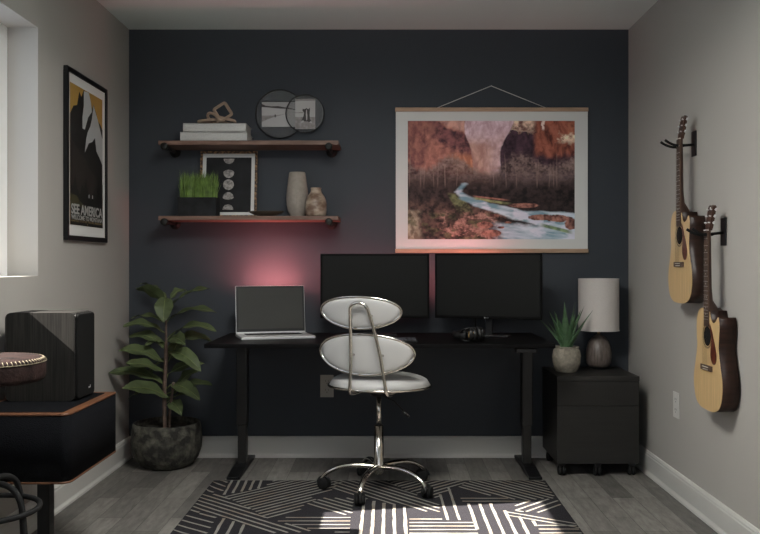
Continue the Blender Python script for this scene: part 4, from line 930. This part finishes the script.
# ---------------------------------------------------------------- guitars
XT = 1.290; GL = 0.838
def guitar(yc, zb, label):
    e = empty('acoustic_guitar', (XT, yc, zb), label, 'guitar', -PI/2, 'acoustic guitars hanging on the right wall')
    out = smooth_curve([(-0.02, 0, 0.404), (-0.06, 0, 0.412), (-0.098, 0, 0.395), (-0.118, 0, 0.35), (-0.118, 0, 0.30), (-0.112, 0, 0.255), (-0.126, 0, 0.20), (-0.147, 0, 0.14), (-0.150, 0, 0.085), (-0.128, 0, 0.032), (-0.08, 0, 0.006), (0, 0, 0.0),
                        (0.08, 0, 0.006), (0.128, 0, 0.032), (0.150, 0, 0.085), (0.147, 0, 0.14), (0.126, 0, 0.20), (0.112, 0, 0.255), (0.116, 0, 0.30), (0.121, 0, 0.345), (0.114, 0, 0.374)], 6)
    out += smooth_curve([(0.110, 0, 0.382), (0.102, 0, 0.376), (0.085, 0, 0.362), (0.060, 0, 0.356), (0.038, 0, 0.366), (0.025, 0, 0.388), (0.022, 0, 0.404)], 5)
    poly = [(p.x, p.z) for p in out]
    b = MB(); b.prism(poly, 0.003, 0.071, MAHOG, smooth_side=True); body = b.build('body', e)
    b = MB()
    # top with a real sound hole: ring strip triangulated through bmesh
    bm = bmesh.new(); hole = [(0.040*math.cos(2*PI*k/32), 0.300+0.040*math.sin(2*PI*k/32)) for k in range(32)]
    def loop(pts): vv = [bm.verts.new((x, 0, z_)) for x, z_ in pts]; return [bm.edges.new((vv[i], vv[(i+1) % len(vv)])) for i in range(len(vv))]
    ed = loop(poly)+loop(hole); r_ = bmesh.ops.triangle_fill(bm, use_beauty=True, use_dissolve=False, edges=ed)
    bm.verts.index_update(); b.add([v_.co for v_ in bm.verts], [[v_.index for v_ in f_.verts] for f_ in bm.faces], SPRUCE); 
    n0 = len(poly); b.add([(x, 0, z_) for x, z_ in poly]+[(x, 0.003, z_) for x, z_ in poly], [(i, (i+1) % n0, (i+1) % n0+n0, i+n0) for i in range(n0)], SPRUCE); bm.free()
    b.build('soundboard', e)
    b = MB(); b.disc((0, 0.300), 0.0400, 0.0015, 0.0029, MATTE, n=32); b.build('sound_hole', e)
    b = MB()
    for R_, w_ in ((0.046, 0.0016), (0.050, 0.0008)):
        vs = [(R__*math.cos(2*PI*k/40), -0.0004, 0.300+R__*math.sin(2*PI*k/40)) for R__ in (R_-w_, R_+w_) for k in range(40)]
        b.add(vs, [(k, (k+1) % 40, 40+(k+1) % 40, 40+k) for k in range(40)], NECKW)
    b.build('rosette', e)
    pg = smooth_curve([(0.028, 0, 0.352), (0.050, 0, 0.328), (0.064, 0, 0.300), (0.084, 0, 0.265), (0.098, 0, 0.225), (0.088, 0, 0.197), (0.060, 0, 0.192), (0.040, 0, 0.215), (0.036, 0, 0.245), (0.045, 0, 0.275), (0.043, 0, 0.30), (0.034, 0, 0.325)], 5, closed=True)
    b = MB(); b.prism([(p.x, p.z) for p in pg], -0.0012, -0.0002, TORT); b.build('pickguard', e)
    b = MB(); b.box((0, -0.004, 0.172), (0.115, 0.008, 0.022), ROSE, r=0.002); b.box((0, -0.009, 0.176), (0.062, 0.003, 0.003), PEARL)
    for k in range(6): b.disc(((k-2.5)*0.0095, 0.166), 0.0022, -0.0095, -0.008, PEARL, n=8)
    b.build('bridge', e)
    # neck
    NZ0, NZ1 = 0.34, 0.727
    def strip(y0_, y1_, m, z0_, z1_, w0, w1, name, par=e, r=None):
        b_ = MB(); vs = [(-w0/2, y0_, z0_), (w0/2, y0_, z0_), (w1/2, y0_, z1_), (-w1/2, y0_, z1_), (-w0/2, y1_, z0_), (w0/2, y1_, z0_), (w1/2, y1_, z1_), (-w1/2, y1_, z1_)]
        b_.add(vs, [(0, 1, 2, 3), (7, 6, 5, 4), (0, 4, 5, 1), (1, 5, 6, 2), (2, 6, 7, 3), (3, 7, 4, 0)], m); return b_
    fb = strip(-0.0062, -0.0004, ROSE, NZ0, NZ1, 0.047, 0.036, 'fingerboard')
    for k in range(1, 19):
        z_ = NZ1-(NZ1-0.172)*(1-2**(-k/12)); wd_ = 0.036+(0.047-0.036)*(NZ1-z_)/(NZ1-NZ0); fb.box((0, -0.0066, z_), (wd_, 0.0012, 0.0014), ALU)
        if k in (3, 5, 7, 9, 15, 17): fb.disc((0, z_+0.010), 0.0028, -0.0068, -0.0061, PEARL, n=12)
        if k == 12: [fb.disc((sx*0.009, z_+0.009), 0.0026, -0.0068, -0.0061, PEARL, n=12) for sx in (-1, 1)]
    fbo = fb.build('fingerboard', e)
    b = MB(); n = 10; vs = []
    prof2 = [(0.40, 0.046, 0.050), (0.418, 0.044, 0.040), (0.445, 0.042, 0.022), (0.50, 0.042, 0.017), (0.65, 0.038, 0.015), (0.722, 0.036, 0.014), (0.740, 0.038, 0.014)]
    for z_, w_, d_ in prof2:
        for k in range(n+1): a = PI*k/n; vs.append((w_/2*math.cos(a), -0.0004+d_*math.sin(a), z_))
    fs = [(i*(n+1)+k, i*(n+1)+(k+1) % (n+1), (i+1)*(n+1)+(k+1) % (n+1), (i+1)*(n+1)+k) for i in range(len(prof2)-1) for k in range(n+1)]
    b.add(vs, fs, NECKW, False); b.add(vs[:n+1], [tuple(range(n+1))], NECKW); b.add(vs[-n-1:], [tuple(range(n+1))], NECKW); b.build('neck', e)
    b = MB(); b.box((0, -0.0050, NZ1+0.002), (0.037, 0.0085, 0.004), PEARL); b.build('nut', e)
    Mh = Matrix.Translation((0, -0.001, 0.729)) @ Matrix.Rotation(-math.radians(9), 4, 'X')
    b = MB(); b.prism([(-0.019, 0), (0.019, 0), (0.026, 0.018), (0.027, 0.098), (0.016, 0.104), (0.006, 0.097), (-0.006, 0.097), (-0.016, 0.104), (-0.027, 0.098), (-0.026, 0.018)], 0, 0.014, NECKW, M=Mh); hs = b.build('headstock', e, bevel=0.001)
    b = MB(); b.box((0, -0.0006, 0.090), (0.010, 0.001, 0.008), PEARL, M=Mh); b.build('inlay', hs)
    for sx in (-1, 1):
        for zz in (0.030, 0.057, 0.084):
            b = MB(); b.tube([(sx*0.018, 0.002, zz), (sx*0.018, -0.008, zz)], 0.0028, ALU, n=10, M=Mh); b.tube([(sx*0.027, 0.008, zz), (sx*0.037, 0.008, zz)], 0.0018, ALU, n=8, M=Mh)
            b.box((sx*0.040, 0.008, zz), (0.008, 0.006, 0.012), ALU, M=Mh, r=0.002); b.build('tuning_peg', hs)
    b = MB()
    for k in range(6):
        u_ = (k-2.5); b.tube([(u_*0.0095, -0.0100, 0.174), (u_*0.0060, -0.0098, NZ1+0.002), ], 0.00028, LEGM, n=5)
    b.build('strings', e); return e
guitar(3.775, 0.927, 'acoustic guitar hanging higher on the right wall, nearer the navy wall')
guitar(3.445, 0.508, 'acoustic guitar hanging lower on right wall, nearer the viewer')
def hanger(yc, z, label):
    e = empty('guitar_hanger', (XR, yc, z), label, 'hanger', -PI/2, 'black guitar hangers on the right wall')
    b = MB(); b.box((0, -0.0035, 0.002), (0.052, 0.006, 0.112), BLACK, r=0.002); b.build('wall_plate', e)
    b = MB(); b.tube([(0, -0.006, -0.002), (0, -0.052, -0.006)], 0.006, BLACK, n=12)
    pts = smooth_curve([(-0.030, -0.143, 0.014), (-0.029, -0.120, 0.0), (-0.027, -0.093, -0.009), (-0.026, -0.062, -0.010), (-0.014, -0.053, -0.007), (0, -0.052, -0.006),
                        (0.014, -0.053, -0.007), (0.026, -0.062, -0.010), (0.027, -0.093, -0.009), (0.029, -0.120, 0.0), (0.030, -0.143, 0.014)], 5)
    b.tube(pts, 0.0058, MATTE, n=12); b.build('yoke', e); return e
hanger(3.800, 1.636, 'black hanger holding the higher guitar, nearer the navy wall')
hanger(3.464, 1.229, 'black hanger holding the lower guitar, nearer the viewer')

# ---------------------------------------------------------------- outlets
def outlet(loc, rz, m, w_, h_, label):
    e = empty('power_outlet', loc, label, 'outlet', rz)
    b = MB(); b.box((0, -0.003, 0), (w_, 0.005, h_), m, r=0.0015); b.build('cover_plate', e)
    b = MB()
    for sz in (-1, 1):
        zz = sz*h_*0.2; b.box((-0.008, -0.0058, zz+0.004), (0.002, 0.001, 0.008), MATTE); b.box((0.008, -0.0058, zz+0.004), (0.002, 0.001, 0.008), MATTE); b.disc((0, zz-0.009), 0.0025, -0.0062, -0.0052, MATTE, n=10)
    b.build('sockets', e)
c = P(327, 386, 175.2); outlet((c.x, YB, c.z), 0, OUTLET, 0.076, 0.127, 'beige power outlet on the navy wall behind the chair')
yo = F*XR/(676.8-CX); outlet((XR, yo, H-(405-CY)*yo/F), -PI/2, OUTLETW, 0.076, 0.122, 'white power outlet on right wall below the guitars')
